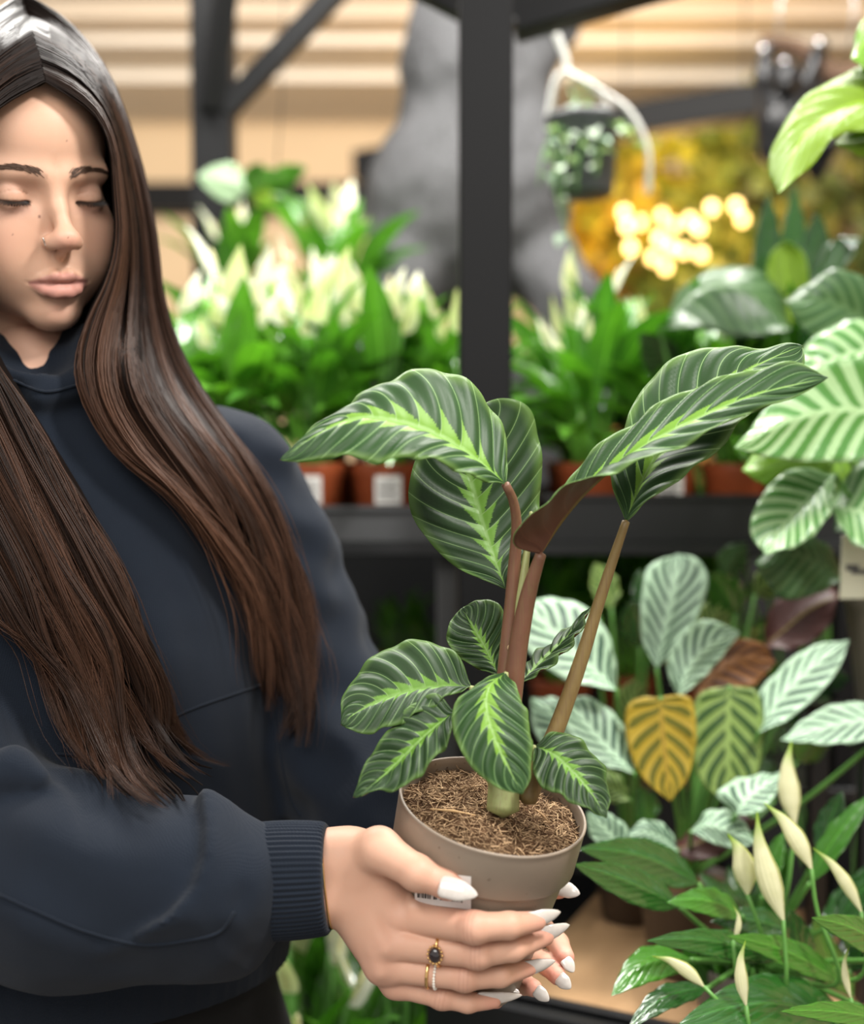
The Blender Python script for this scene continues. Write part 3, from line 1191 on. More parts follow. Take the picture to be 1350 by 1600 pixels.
i, j = i.ravel(), j.ravel()
cobj('waistband', wbV, np.stack([i * 240 + j, (i + 1) * 240 + j, (i + 1) * 240 + (j + 1) % 240, i * 240 + (j + 1) % 240], 1), M_HOOD, person)


# ------------------------------------------------------------------ nails
def nail(base, tip, normal, w, arch=0.5, bow=0.10):
    base, tip = np.asarray(base), np.asarray(tip)
    T = unit(tip - base)
    L = np.linalg.norm(tip - base)
    nrm = np.asarray(normal, float)
    nrm = unit(nrm - T * (nrm @ T))
    B = np.cross(T, nrm)
    nu, nv = 18, 9
    u = np.linspace(0, 1, nu)
    prof = np.where(u < 0.12, np.sqrt(np.clip(1 - ((0.12 - u) / 0.16) ** 2, 0, 1)), 1.0) * np.where(u > 0.5, np.sqrt(np.clip(1 - ((u - 0.5) / 0.5) ** 2.0, 0.012, 1)) * (1 - 0.38 * (u - 0.5) / 0.5) , 1.0)
    v = np.linspace(-1, 1, nv)
    top, bot = [], []
    for i in range(nu):
        c = base + T * L * u[i] + nrm * (L * bow * np.sin(np.pi * u[i] * 0.85))
        ww = w * prof[i] / 2
        for vv in v:
            q = c + B * ww * np.sin(vv * 1.05) / math.sin(1.05) + nrm * ww * arch * (np.cos(vv * 1.2) - 1)
            top.append(q + nrm * 0.0004)
            bot.append(q - nrm * 0.0006)
    V = np.array(top + bot)
    o = nu * nv
    F = []
    for i in range(nu - 1):
        for j in range(nv - 1):
            a, b, c, d = i * nv + j, i * nv + j + 1, (i + 1) * nv + j + 1, (i + 1) * nv + j
            F.append((a, b, c, d)); F.append((a + o, d + o, c + o, b + o))
    for i in range(nu - 1):
        for j in (0, nv - 1):
            a, d = i * nv + j, (i + 1) * nv + j
            F.append((a, d, d + o, a + o) if j == 0 else (d, a, a + o, d + o))
    for j in range(nv - 1):
        F.append((j, j + o, j + 1 + o, j + 1))
        e = (nu - 1) * nv
        F.append((e + j, e + j + 1, e + j + 1 + o, e + j + o))
    # make outward
    return cobj('fingernail', V, F, M_NAIL, person)


def dorsal(name, i, chains):
    P, R = chains[name]
    return grad(sd_pot, P[i][None])[0]


def nail_r(name, bpx, tpx, lift, nadd, w):
    lift = lift + 0.40
    bpx = (bpx[0] - 7, bpx[1] + 1)
    P, R = CH_R[name]
    n = unit(grad(sd_pot, P[3][None])[0] + np.array(nadd))
    d0 = P[3][1]
    b = C(bpx[0], bpx[1], d0 - R[3] * lift)
    t_ = C(tpx[0], tpx[1], d0 + 0.006)
    nail(b, t_, n, w)


nail_r('index', (825, 1440), (874, 1424), 0.72, (0.0, -0.6, 0.35), 0.0112)
nail_r('middle', (838, 1466), (888, 1444), 0.72, (0.0, -0.7, 0.30), 0.0114)
nail_r('ring', (812, 1516), (866, 1500), 0.72, (0.0, -0.8, 0.15), 0.0108)
nail_r('little', (752, 1559), (814, 1553), 0.60, (0.0, -0.9, 0.1), 0.0088)
nail(C(686, 1383, 0.7918), C(746, 1399, 0.7905), (-0.05, -1.0, 0.45), 0.0142)
for n_, bp, tp, nn, w_ in (('index', (884, 1497, 0.8925), (896, 1519, 0.8905), (0.55, -0.65, -0.2), 0.0100),
                           ('middle', (872, 1527, 0.8825), (892, 1544, 0.8805), (0.4, -0.75, -0.35), 0.0105),
                           ('ring', (836, 1547, 0.868), (858, 1563, 0.866), (0.3, -0.8, -0.35), 0.0100),
                           ('little', (782, 1549, 0.865), (812, 1551, 0.863), (0.1, -0.8, 0.3), 0.0090),
                           ('thumb', (872, 1386, 0.926), (906, 1397, 0.922), (0.3, -0.9, 0.2), 0.0115)):
    nail(C(*bp), C(*tp), nn, w_)


# ------------------------------------------------------------------ rings, bracelets, piercing, necklace
def ring_at(name, s, rscale, r_tube, mat, nm, beads=None, seg=(0, 1), w=1.0):
    P, R = CH_R[name]
    a, b = P[seg[0]], P[seg[1]]
    c = a * (1 - s) + b * s
    rad = (R[seg[0]] * (1 - s) + R[seg[1]] * s) * rscale
    T = unit(b - a)
    N = unit(np.array([0, -1.0, 0]) - T * (-T[1]))
    B = np.cross(T, N)
    an = np.linspace(0, 2 * np.pi, 41)
    Q = c + rad * (np.cos(an)[:, None] * N + np.sin(an)[:, None] * B)
    V, F = tube(Q, r_tube, 8, cap=False, hint=T)
    root = cobj(nm, V, F, mat, person)
    return root, c, rad, T, N, B


r1_, c1, rad1, T1, N1, B1 = ring_at('middle', 0.60, 1.06, 0.0011, M_GOLD, 'ring')
tag(r1_, 'gold ring with a dark oval stone')
top1 = c1 + N1 * (rad1 + 0.0016)
sV, sF = uvsphere((0, 0, 0), (1, 1, 1), 20, 12)
stone = top1 + sV[:, :1] * T1 * 0.0040 + sV[:, 1:2] * B1 * 0.0050 + sV[:, 2:3] * N1 * 0.0024
so = cobj('stone', stone, sF, M_STONE, person)
pr = []
bV0, bF0 = uvsphere((0, 0, 0), (1, 1, 1), 8, 6)
for k in range(14):
    a_ = k / 14 * 2 * np.pi
    cc = top1 + T1 * 0.0050 * math.cos(a_) + B1 * 0.0060 * math.sin(a_) - N1 * 0.0004
    pr.append((bV0 * 0.00095 + cc, bF0))
for sg in (-1, 1):
    for kk in (-0.6, 0, 0.6):
        pr.append(tube(np.array([c1 + N1 * rad1 * 0.92 + B1 * sg * rad1 * 0.55 + T1 * 0.002 * kk, top1 + B1 * sg * 0.0050 + T1 * 0.0030 * kk - N1 * 0.001]), 0.0006, 6))
cobj('ring_setting', *join(*pr), M_GOLD, person)
r2_, c2_, rad2, T2, N2, B2 = ring_at('ring', 0.58, 1.06, 0.0012, M_GOLD, 'ring')
tag(r2_, 'plain gold band')
pb = []
P_, R_ = CH_R['ring']
cen = P_[0] * 0.38 + P_[1] * 0.62 + unit(P_[1] - P_[0]) * 0.0028
for k in range(30):
    a_ = k / 30 * 2 * np.pi
    pb.append((bV0 * 0.00105 + cen + (rad2 * 0.99) * (math.cos(a_) * N2 + math.sin(a_) * B2), bF0))
tag(cobj('ring', *join(*pb), M_PEARL, person), 'band of small pearls')
# bracelets peeping from the cuff
an = np.linspace(0, 2 * np.pi, 61)
Q = C(512, 1371, 0.838) + np.stack([-0.0035 * np.sin(an), 0.0235 * np.cos(an), 0.0345 * np.sin(an)], 1)
tag(cobj('bracelet', *tube(Q, 0.0008, 6, cap=False), M_GOLD, person), 'thin gold chain bracelet')
bd = C(518, 1318, 0.834)
tag(cobj('bracelet_bead', *uvsphere(bd, (0.0016, 0.0018, 0.0022), 10, 8), M_RED, person), 'red bracelet bead')
M_NRING = simple('silver_ring', (0.85, 0.80, 0.75), 0.2, metal=1.0)
# nose ring on her right nostril
nr = np.array([-1.62, 10.15, -3.75])
an = np.linspace(-2.4, 1.4, 24)
nr = nr + np.array([-0.06, 0.05, 0.0])
Q = h2c(nr + np.stack([0 * an - 0.12 * np.cos(an), 0.30 * np.sin(an) * 0.3 + 0.15, 0.36 * np.cos(an)], 1)[:, [0, 1, 2]])
tag(cobj('nose_ring', *tube(Q, 0.00055, 6), M_NRING, person), 'thin silver nose ring')
# cord necklace
Q = surf_path(sd_head_cam, [(15, 548), (45, 562), (65, 568), (85, 562), (105, 545)], 0.0006, 30)
cobj('neck_cord', *tube(Q, 0.0009, 6), M_DARK, person)

# ------------------------------------------------------------------ eyes
M_EYE = NT('eyeball')
ec_ = M_EYE.attr('Col').outputs['Color']
M_EYE = M_EYE.p(color=ec_, rough=0.12, spec=0.5)
for sx in (-1, 1):
    V, F = uvsphere((0, 0, 0), (1.27, 1.27, 1.27), 28, 20)
    gaze = unit(np.array([0.10 * 1.0, 0.87, -0.50]))
    a = np.arccos(np.clip(unit(V) @ gaze, -1, 1))
    col = np.where((a < 0.16)[:, None], np.array([0.005, 0.004, 0.004]), np.where((a < 0.46)[:, None], np.array([0.045, 0.022, 0.012]), np.array([0.50, 0.45, 0.42])))
    cc = EYE * np.array([sx, 1, 1])
    cobj('eye', h2c(V + cc), F, M_EYE, person, col=col)
    # lashes
    parts = []
    for k in range(34):
        dx = -0.95 + 1.9 * k / 33
        el = math.radians(-27 + 7 * dx * dx) + math.radians(12.0) * max(1 - dx * dx, 0) ** 0.6
        xx = dx * 1.42
        rr = math.sqrt(max(1.40 ** 2 - xx ** 2, 0.15))
        p0 = np.array([xx * sx, rr * math.cos(el), rr * math.sin(el)]) * 0.99
        out = unit(np.array([xx * sx * 0.8 + 0.10 * sx, rr * 0.95, -0.75]))
        ln = 0.52 + 0.22 * (k % 3) / 2
        P = np.array([p0, p0 + out * ln * 0.5 + np.array([0, 0, -0.06]), p0 + out * ln + np.array([0, 0, 0.03])]) + cc
        parts.append(tube(h2c(P), [0.00042, 0.00032, 0.00008], 4, cap=False))
    cobj('eyelashes', *join(*parts), M_DARK, person)
    # eyebrow hairs
    rng = np.random.default_rng(5 + sx)
    parts, cols = [], []
    for k in range(135):
        t = rng.uniform(0, 1) ** 0.9
        bx = 0.95 + 4.0 * t
        bz = 1.55 + 0.75 * math.sin(t * 2.3) - 0.2 * t
        wd_ = 0.27 * (1 - 0.8 * t) + 0.04
        z0 = bz + rng.uniform(-1, 1) * wd_
        dirx, dirz = math.cos(0.9 - 1.25 * t), math.sin(0.9 - 1.25 * t)
        ln = 0.55 + 0.35 * rng.uniform()
        pts = np.array([[bx * sx, 8, z0], [(bx + dirx * ln * 0.55) * sx, 8, z0 + dirz * ln * 0.5], [(bx + dirx * ln) * sx, 8, z0 + dirz * ln * 0.75]])
        # drop onto the face along y
        y = np.full(3, 12.0)
        for _ in range(30):
            pts[:, 1] = y
            y = y - np.maximum(sd_head(pts) - 0.03, -0.3) * 0.8
        pts[:, 1] = y
        parts.append(tube(h2c(pts), [0.00028, 0.00024, 0.00006], 4, cap=False))
    V, F = join(*parts)
    cobj('eyebrow', V, F, M_BROW, person, col=np.full((len(V), 3), 0.3))
# ================================================================== hair
M_HAIRC = hair_material('brown_hair_base', (0.0065, 0.0038, 0.0028), (0.05, 0.025, 0.015))
M_HAIRC.node_tree.nodes['Principled BSDF'].inputs['Roughness'].default_value = 0.7
M_HAIRC.node_tree.nodes['Principled BSDF'].inputs['Specular IOR Level'].default_value = 0.08
# hair over the skull, behind the face
def sd_haircap(p):
    x = np.abs(p[:, 0])
    q = np.stack([x, p[:, 1], p[:, 2]], 1)
    d = sd_ell(q, (0, -1.3, 4.1), (7.5, 9.45, 8.75))
    d = smin(d, sd_ell(q, (0, -4.8, -2.5), (6.6, 5.4, 7.5)), 2.0)
    d = smax(d, -sd_ell(q, (0, 9.2, 0.2), (6.35, 6.6, 8.85)), 0.5)
    d = smax(d, -sd_cone(q, (0, 4.5, -3), (0, 3.4, -18), 5.9, 6.4), 0.5)
    d = smax(d, -(p[:, 2] + 3.5), 0.5)
    d = d + 0.05 * np.sin(np.arctan2(p[:, 1] - 1, np.abs(p[:, 0]) + 0.3) * 30 + p[:, 2] * 2.0)
    d = d + 0.10 * np.exp(-(p[:, 0] / 0.25) ** 2) * (p[:, 2] > 6)
    return d


kV, kQ = polygonise(sd_haircap, (-8.6, -12, -13), (8.6, 9.2, 13.8), 0.2)
kV = laplace(kV, kQ, 1, 0.5)
kc = 0.08 + 0.07 * np.sin(np.arctan2(kV[:, 1] - 1, np.abs(kV[:, 0]) + 0.3) * 60)
o = cobj('hair_crown', h2c(kV), kQ, M_HAIRC, person, col=np.repeat(np.clip(kc, 0, 1)[:, None], 3, 1))


def sd_cap_cam(P):
    return sd_haircap(c2h(P)) * HS / 100.0

# depth of what the hair lies on, over a pixel lattice
gx, gy = np.meshgrid(np.arange(-330, 701, 10.0), np.arange(-120, 1341, 10.0))
gd, _ = trace(sd_hoodie, gx.ravel(), gy.ravel(), d0=0.70, d1=1.35, it=110)
gh, _ = trace(sd_head_cam, gx.ravel(), gy.ravel(), d0=0.68, d1=1.35)
gk, _ = trace(lambda q: sd_cap_cam(q) * 0.7, gx.ravel(), gy.ravel(), d0=0.68, d1=1.35, it=110)
DM = np.fmin(np.fmin(np.nan_to_num(gd, nan=1.06), np.nan_to_num(gh, nan=1.06)), np.nan_to_num(gk, nan=1.06)).reshape(gx.shape)
for _ in range(2):
    Pd = np.pad(DM, 1, mode='edge')
    DM = np.min([Pd[a:a + DM.shape[0], b:b + DM.shape[1]] for a in (0, 1, 2) for b in (0, 1, 2)], axis=0)
for _ in range(3):
    Pd = np.pad(DM, 1, mode='edge')
    DM = np.minimum(DM, (Pd[:-2, 1:-1] + Pd[2:, 1:-1] + Pd[1:-1, :-2] + Pd[1:-1, 2:] + DM) / 5)


def dmap(px, py):
    fx = np.clip((px + 330) / 10, 0, DM.shape[1] - 1.001)
    fy = np.clip((py + 120) / 10, 0, DM.shape[0] - 1.001)
    i, j = fy.astype(int), fx.astype(int)
    a, b = fx - j, fy - i
    return (DM[i, j] * (1 - a) + DM[i, j + 1] * a) * (1 - b) + (DM[i + 1, j] * (1 - a) + DM[i + 1, j + 1] * a) * b


# guides in pixels, from the parting outwards; g[0] next to the face, g[-1] outermost
GR = [
    [(72, 128), (112, 152), (152, 182), (173, 225), (181, 300), (184, 380), (168, 440), (138, 502), (122, 570), (142, 640), (190, 712), (275, 775), (338, 850), (388, 930), (405, 1000), (412, 1060), (414, 1100)],
    [(66, 100), (110, 118), (155, 160), (183, 220), (196, 300), (204, 390), (198, 470), (188, 550), (195, 620), (235, 690), (300, 770), (365, 860), (412, 950), (432, 1020), (440, 1080), (446, 1125)],
    [(52, 50), (105, 78), (158, 130), (190, 200), (212, 290), (226, 380), (234, 470), (250, 550), (285, 630), (340, 710), (395, 800), (432, 900), (458, 980), (472, 1050), (470, 1105), (452, 1160)],
    [(35, -10), (100, 28), (160, 100), (196, 185), (222, 275), (241, 370), (252, 465), (284, 560), (338, 645), (394, 728), (436, 820), (466, 915), (484, 1000), (492, 1060), (488, 1110), (462, 1168)],
]
GL = [
    [(70, 128), (44, 142), (14, 158), (-22, 190), (-44, 280), (-52, 380), (-40, 470), (-14, 550), (28, 618), (90, 712), (160, 840), (205, 950), (238, 1040), (266, 1115), (296, 1170), (350, 1178)],
    [(64, 100), (34, 112), (-6, 140), (-48, 190), (-72, 290), (-80, 400), (-66, 500), (-30, 590), (10, 680), (70, 800), (130, 920), (180, 1020), (218, 1118), (252, 1195), (292, 1232), (302, 1250)],
    [(50, 50), (16, 72), (-30, 110), (-78, 190), (-104, 300), (-110, 420), (-95, 540), (-60, 660), (-15, 780), (45, 890), (90, 980), (115, 1060), (135, 1135), (165, 1200), (205, 1246), (240, 1268)],
    [(35, -10), (-10, 20), (-62, 80), (-108, 180), (-132, 310), (-138, 440), (-125, 580), (-100, 720), (-70, 850), (-30, 930), (5, 985), (40, 1010), (70, 1050), (95, 1110), (100, 1160), (112, 1200)],
]
NS = 34


def guide_eval(G, s):
    """(len(s), NS, 2) pixel curves blended between the guides"""
    K = np.array([catmull(np.array(g, float), NS) for g in G])
    x = np.clip(s, 0, 1) * (len(G) - 1)
    i = np.minimum(x.astype(int), len(G) - 2)
    f = (x - i)[:, None, None]
    return K[i] * (1 - f) + K[i + 1] * f


def strands(G, n, nclump, seed, spread, thick=(0.001, 0.030), fixed=None):
    rng = np.random.default_rng(seed)
    cs = np.sort(rng.uniform(0, 1, nclump))
    cl = rng.uniform(0, 1, nclump)                 # layer of the clump
    cph = rng.uniform(0, 6.28, (nclump, 4))
    cend = rng.uniform(0.85, 1.03, nclump)
    k = rng.integers(0, nclump, n)
    s = np.clip(cs[k] + rng.normal(0, 0.028, n), 0, 1)
    base = guide_eval(G, s)
    cen = guide_eval(G, cs[k])
    t = np.linspace(0, 1, NS)[None, :, None]
    cl_f = np.clip((t - 0.30) / 0.7, 0, 1) ** 1.05 * 0.95
    P = base * (1 - cl_f) + cen * cl_f
    tt = np.linspace(0, 1, NS)[None]
    amp = np.clip((tt - 0.38) / 0.62, 0, 1) ** 1.2
    ph = cph[k]
    fr = 11 + 7 * ph[:, 2:3] / 6.28
    P[..., 0] += amp * spread * (np.sin(fr * tt + ph[:, :1]) + 0.35 * np.sin(2.2 * fr * tt + ph[:, 1:2]))
    P[..., 1] += amp * spread * 0.35 * np.cos(fr * tt + ph[:, 1:2])
    # individual wander
    wa = rng.normal(0, 1, (n, 1)); wb = rng.uniform(0, 6.28, (n, 1)); wf = rng.uniform(5, 16, (n, 1))
    P[..., 0] += wa * (1.2 + 4.0 * amp) * np.sin(wf * tt + wb)
    fly = (rng.uniform(size=(n, 1)) < 0.06) * rng.normal(0, 26, (n, 1)) * np.clip((tt - 0.25) / 0.75, 0, 1) ** 1.6
    P[..., 0] += fly
    P[..., 1] += np.abs(fly) * 0.2 * rng.normal(0, 1, (n, 1))
    lay = np.clip(cl[k] * 0.75 + rng.uniform(0, 0.25, n), 0, 1)[:, None]
    off = thick[0] + 0.0026 + (thick[1] - thick[0]) * lay * np.clip(tt / 0.18, 0.16, 1)
    off = off * (1 - 0.55 * np.clip((tt - 0.6) / 0.4, 0, 1))
    d = dmap(P[..., 0], P[..., 1]) - off
    if fixed is not None: d = fixed + 0.03 * lay + 0 * d
    # smooth depth along the strand
    for _ in range(5 if fixed is None else 0):
        e = d.copy()
        e[:, 1:-1] = (d[:, :-2] + d[:, 1:-1] * 2 + d[:, 2:]) / 4
        d = np.minimum(e, dmap(P[..., 0], P[..., 1]) - 0.001)
    # cut to individual length
    end = np.clip(cend[k] - rng.uniform(0, 0.10, n) ** 1.0, 0.5, 1)[:, None]
    Q = np.stack([(P[..., 0] - 675) / FPX * d, d, (800 - P[..., 1]) / FPX * d], -1)
    x = np.linspace(0, 1, NS)[None] * end * (NS - 1)
    i = np.minimum(x.astype(int), NS - 2)
    f = (x - i)[..., None]
    ar = np.arange(n)[:, None]
    return Q[ar, i] * (1 - f) + Q[ar, i + 1] * f, k, lay


def strand_mesh(Q, rad, tint, root=0.7):
    n, m, _ = Q.shape
    T = unit(np.gradient(Q, axis=1))
    A = unit(np.cross(T, np.array([0.0, 1.0, 0.05])))
    B = np.cross(T, A)
    taper = np.interp(np.linspace(0, 1, m), [0, 0.06 if root > 0.5 else 0.30, 0.75, 1], [root, 1, 0.9, 0.12])
    r = rad[:, None] * taper[None]
    V = np.stack([Q + r[..., None] * (math.cos(a) * A + math.sin(a) * B) for a in (0, 2.094, 4.189)], 2)
    V = V.reshape(-1, 3)
    si, mi, k = np.meshgrid(np.arange(n), np.arange(m - 1), np.arange(3), indexing='ij')
    b = (si * m + mi) * 3
    F = np.stack([b + k, b + (k + 1) % 3, b + 3 + (k + 1) % 3, b + 3 + k], -1).reshape(-1, 4)
    tt = np.linspace(0, 1, m)[None]
    c = np.clip(tint[:, None] * np.clip(0.35 + tt * 1.6, 0, 1) + 0.30 * (tt - 0.42), 0, 1)  # roots darkened: shade beside the face put into the hair colour
    col = np.repeat(np.repeat(c.reshape(n, m, 1), 3, 2).reshape(n, m, 1, 3), 3, 2).reshape(-1, 3)
    return V, F, col


hair = None
for G, seed, n, ncl, nm in ((GR, 21, 3800, 44, 'hair_locks'), (GL, 22, 3800, 38, 'hair_locks')):
    # thick soft locks underneath
    Q, k, lay = strands(G, 150, 120, seed + 50, 7, (-0.004, 0.004))
    Q = Q + unit(Q) * 0.009                       # sits under the fine strands
    rg = np.random.default_rng(seed + 9)
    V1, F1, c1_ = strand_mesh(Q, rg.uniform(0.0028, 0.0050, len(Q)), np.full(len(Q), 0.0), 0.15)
    Q, k, lay = strands(G, n, ncl, seed, 26 if G is GL else 18)
    rg = np.random.default_rng(seed + 7)
    ct = rg.uniform(0.0, 0.55, ncl)[k] + rg.normal(0, 0.12, n)
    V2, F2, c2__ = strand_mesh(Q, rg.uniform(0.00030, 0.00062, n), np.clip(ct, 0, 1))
    if G is GR:
        GB = [[(140, 200), (150, 300), (136, 430), (112, 510), (102, 560), (108, 620), (130, 680)], [(180, 190), (205, 320), (224, 440), (238, 520), (256, 590), (280, 650), (300, 700)]]
        Q, k_, lay = strands(GB, 420, 40, 77, 4, fixed=1.03)
        V3, F3, c3_ = strand_mesh(Q, np.full(len(Q), 0.0016), np.full(len(Q), 0.0))
        V1, F1, c1_ = np.vstack([V1, V3]), np.vstack([F1, F3 + len(V1)]), np.vstack([c1_, c3_])
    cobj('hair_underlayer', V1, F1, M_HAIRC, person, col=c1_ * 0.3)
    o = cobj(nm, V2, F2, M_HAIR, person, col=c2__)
    tag(o, 'long wavy dark brown hair')


# ================================================================== leaf materials
def leaf_shader(t, color, rough=0.35, spec=0.5, transl=0.22, bump=None, bstr=0.3, coat=0.0):
    """principled blade with some light passing through it"""
    t.p(color=color, rough=rough, spec=spec, coat=coat, coatr=0.07)
    if bump is not None: t.bump(bump, bstr, 0.0012)
    tr = t.node('ShaderNodeBsdfTranslucent')
    t.set(tr.inputs['Color'], t.mix(1.0, color, (0.85, 1.0, 0.35), 'MULTIPLY'))
    mx = t.node('ShaderNodeMixShader')
    mx.inputs[0].default_value = transl
    t.t.links.new(t.bsdf.outputs[0], mx.inputs[1])
    t.t.links.new(tr.outputs[0], mx.inputs[2])
    t.t.links.new(mx.outputs[0], t.out.inputs[0])
    return t.mat


def leaf_coords(t, N, slant, pw=1.0):
    s = t.sep(t.coord('UV'))
    u, v = s[0], s[1]
    sv = t.m('SUBTRACT', t.m('MULTIPLY', v, 2.0), 1.0)
    a = t.m('ABSOLUTE', sv)
    ph = t.m('MULTIPLY', t.m('SUBTRACT', u, t.m('MULTIPLY', t.m('POWER', a, pw), slant)), N)
    ph = t.m('ADD', ph, t.m('MULTIPLY', t.m('GREATER_THAN', sv, 0.0), 0.37))
    f = t.m('FRACT', t.m('ADD', ph, 8.0))
    e = t.m('MINIMUM', f, t.m('SUBTRACT', 1.0, f))
    return u, sv, a, ph, f, e


def mat_maui(name, dark, light, vein, N=11, slant=0.20, flame=0.20):
    t = NT(name)
    u, sv, a, ph, f, e = leaf_coords(t, N, slant, 1.2)
    uvn = t.mapping(t.coord('UV'), (260, 30, 1))
    nz = t.noise(1.0, 2, uvn)
    big = t.noise(26, 3)
    reach = t.m('ADD', 0.055, t.m('MULTIPLY', t.m('POWER', f, 1.4), flame))
    reach = t.m('MULTIPLY', reach, t.m('MULTIPLY', t.step(u, 0.95, 0.45), t.m('ADD', 0.55, t.step(u, 0.0, 0.25))))
    x = t.m('ADD', a, t.m('MULTIPLY', t.m('SUBTRACT', nz, 0.5), 0.15))
    fl = t.m('SUBTRACT', 1.0, t.step(x, t.m('SUBTRACT', reach, 0.02), t.m('ADD', reach, 0.02)))
    c = t.mix(big, tuple(q * 0.7 for q in dark), tuple(q * 1.35 for q in dark))
    # lighter towards the next vein
    c = t.mix(t.m('MULTIPLY', t.step(e, 0.20, 0.02), 0.40), c, tuple(q * 2.0 for q in dark))
    c = t.mix(t.m('MULTIPLY', t.step(a, 0.80, 1.0), 0.65), c, tuple(0.45 * q + 0.2 * w for q, w in zip(light, vein)))
    c = t.mix(t.m('MULTIPLY', fl, 0.92), c, light)
    vn = t.m('SUBTRACT', 1.0, t.step(e, 0.008, 0.040))
    c = t.mix(t.m('MULTIPLY', vn, 0.55), c, vein)
    mid = t.m('SUBTRACT', 1.0, t.step(a, 0.015, 0.05))
    c = t.mix(t.m('MULTIPLY', mid, 0.9), c, tuple(0.5 * q + 0.5 * w for q, w in zip(light, vein)))
    h = t.m('ADD', t.m('MULTIPLY', t.step(e, 0.0, 0.3), 1.0), t.m('MULTIPLY', nz, 0.15))
    return leaf_shader(t, c, 0.44, 0.27, 0.14, h, 0.32)


def mat_feather(name, ground, stripe, N=8, slant=0.30, lo=0.10, hi=0.86, width=0.33, vein=None, rough=0.45, transl=0.2, spec=0.45):
    """pale blade with dark feather strokes along the side veins"""
    t = NT(name)
    u, sv, a, ph, f, e = leaf_coords(t, N, slant, 0.85)
    nz = t.noise(1.0, 3, t.mapping(t.coord('UV'), (40, 14, 1)))
    big = t.noise(18, 3)
    c = t.mix(big, tuple(q * 0.82 for q in ground), tuple(min(1, q * 1.12) for q in ground))
    band = t.m('SUBTRACT', width, t.m('ABSOLUTE', t.m('SUBTRACT', f, 0.5)))
    taper = t.m('MULTIPLY', t.step(a, lo, lo + 0.12), t.step(a, hi, hi - 0.35))
    band = t.m('SUBTRACT', t.m('MULTIPLY', t.m('ADD', band, 0.12), taper), 0.12)
    band = t.m('ADD', band, t.m('MULTIPLY', t.m('SUBTRACT', nz, 0.5), 0.12))
    s = t.step(band, -0.02, 0.035)
    c = t.mix(t.m('MULTIPLY', s, 0.97), c, stripe)
    mid = t.m('SUBTRACT', 1.0, t.step(a, 0.015, 0.05))
    c = t.mix(t.m('MULTIPLY', mid, 0.8), c, vein or tuple(min(1, q * 1.1) for q in ground))
    c = t.mix(t.m('MULTIPLY', t.step(a, 0.90, 0.99), 0.6), c, tuple(0.5 * q + 0.25 * w for q, w in zip(ground, stripe)))
    return leaf_shader(t, c, rough, spec, transl, t.step(e, 0, 0.3), 0.4)


def mat_plain_leaf(name, dark, light, N=9, slant=0.35, rough=0.22, transl=0.25, spec=0.6, coat=0.3):
    t = NT(name)
    u, sv, a, ph, f, e = leaf_coords(t, N, slant, 0.9)
    r = t.rand()
    c = t.mix(t.m('ADD', t.m('MULTIPLY', r, 0.7), t.m('MULTIPLY', t.noise(30, 2), 0.3)), dark, light)
    c = t.mix(t.m('MULTIPLY', t.m('SUBTRACT', 1.0, t.step(a, 0.02, 0.07)), 0.6), c, tuple(min(1, q * 1.7) for q in light))
    return leaf_shader(t, c, rough, spec, transl, t.step(e, 0.0, 0.3), 0.35, coat)


def mat_under(name, color, transl=0.2, rough=0.5):
    t = NT(name)
    u, sv, a, ph, f, e = leaf_coords(t, 11, 0.20, 1.2)
    c = t.mix(t.noise(40, 3), tuple(q * 0.75 for q in color), tuple(q * 1.3 for q in color))
    c = t.mix(t.m('MULTIPLY', t.m('SUBTRACT', 1.0, t.step(a, 0.03, 0.08)), 0.7), c, (0.22, 0.17, 0.04))
    c = t.mix(t.m('MULTIPLY', t.m('SUBTRACT', 1.0, t.step(e, 0.015, 0.06)), 0.35), c, tuple(q * 1.7 for q in color))
    return leaf_shader(t, c, rough, 0.4, transl)


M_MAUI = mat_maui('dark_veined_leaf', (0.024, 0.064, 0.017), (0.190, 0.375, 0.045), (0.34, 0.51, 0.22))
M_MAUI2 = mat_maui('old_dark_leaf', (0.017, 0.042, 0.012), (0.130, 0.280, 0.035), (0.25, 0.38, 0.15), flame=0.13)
M_MAROON = mat_under('maroon_leaf_back', (0.095, 0.036, 0.022))


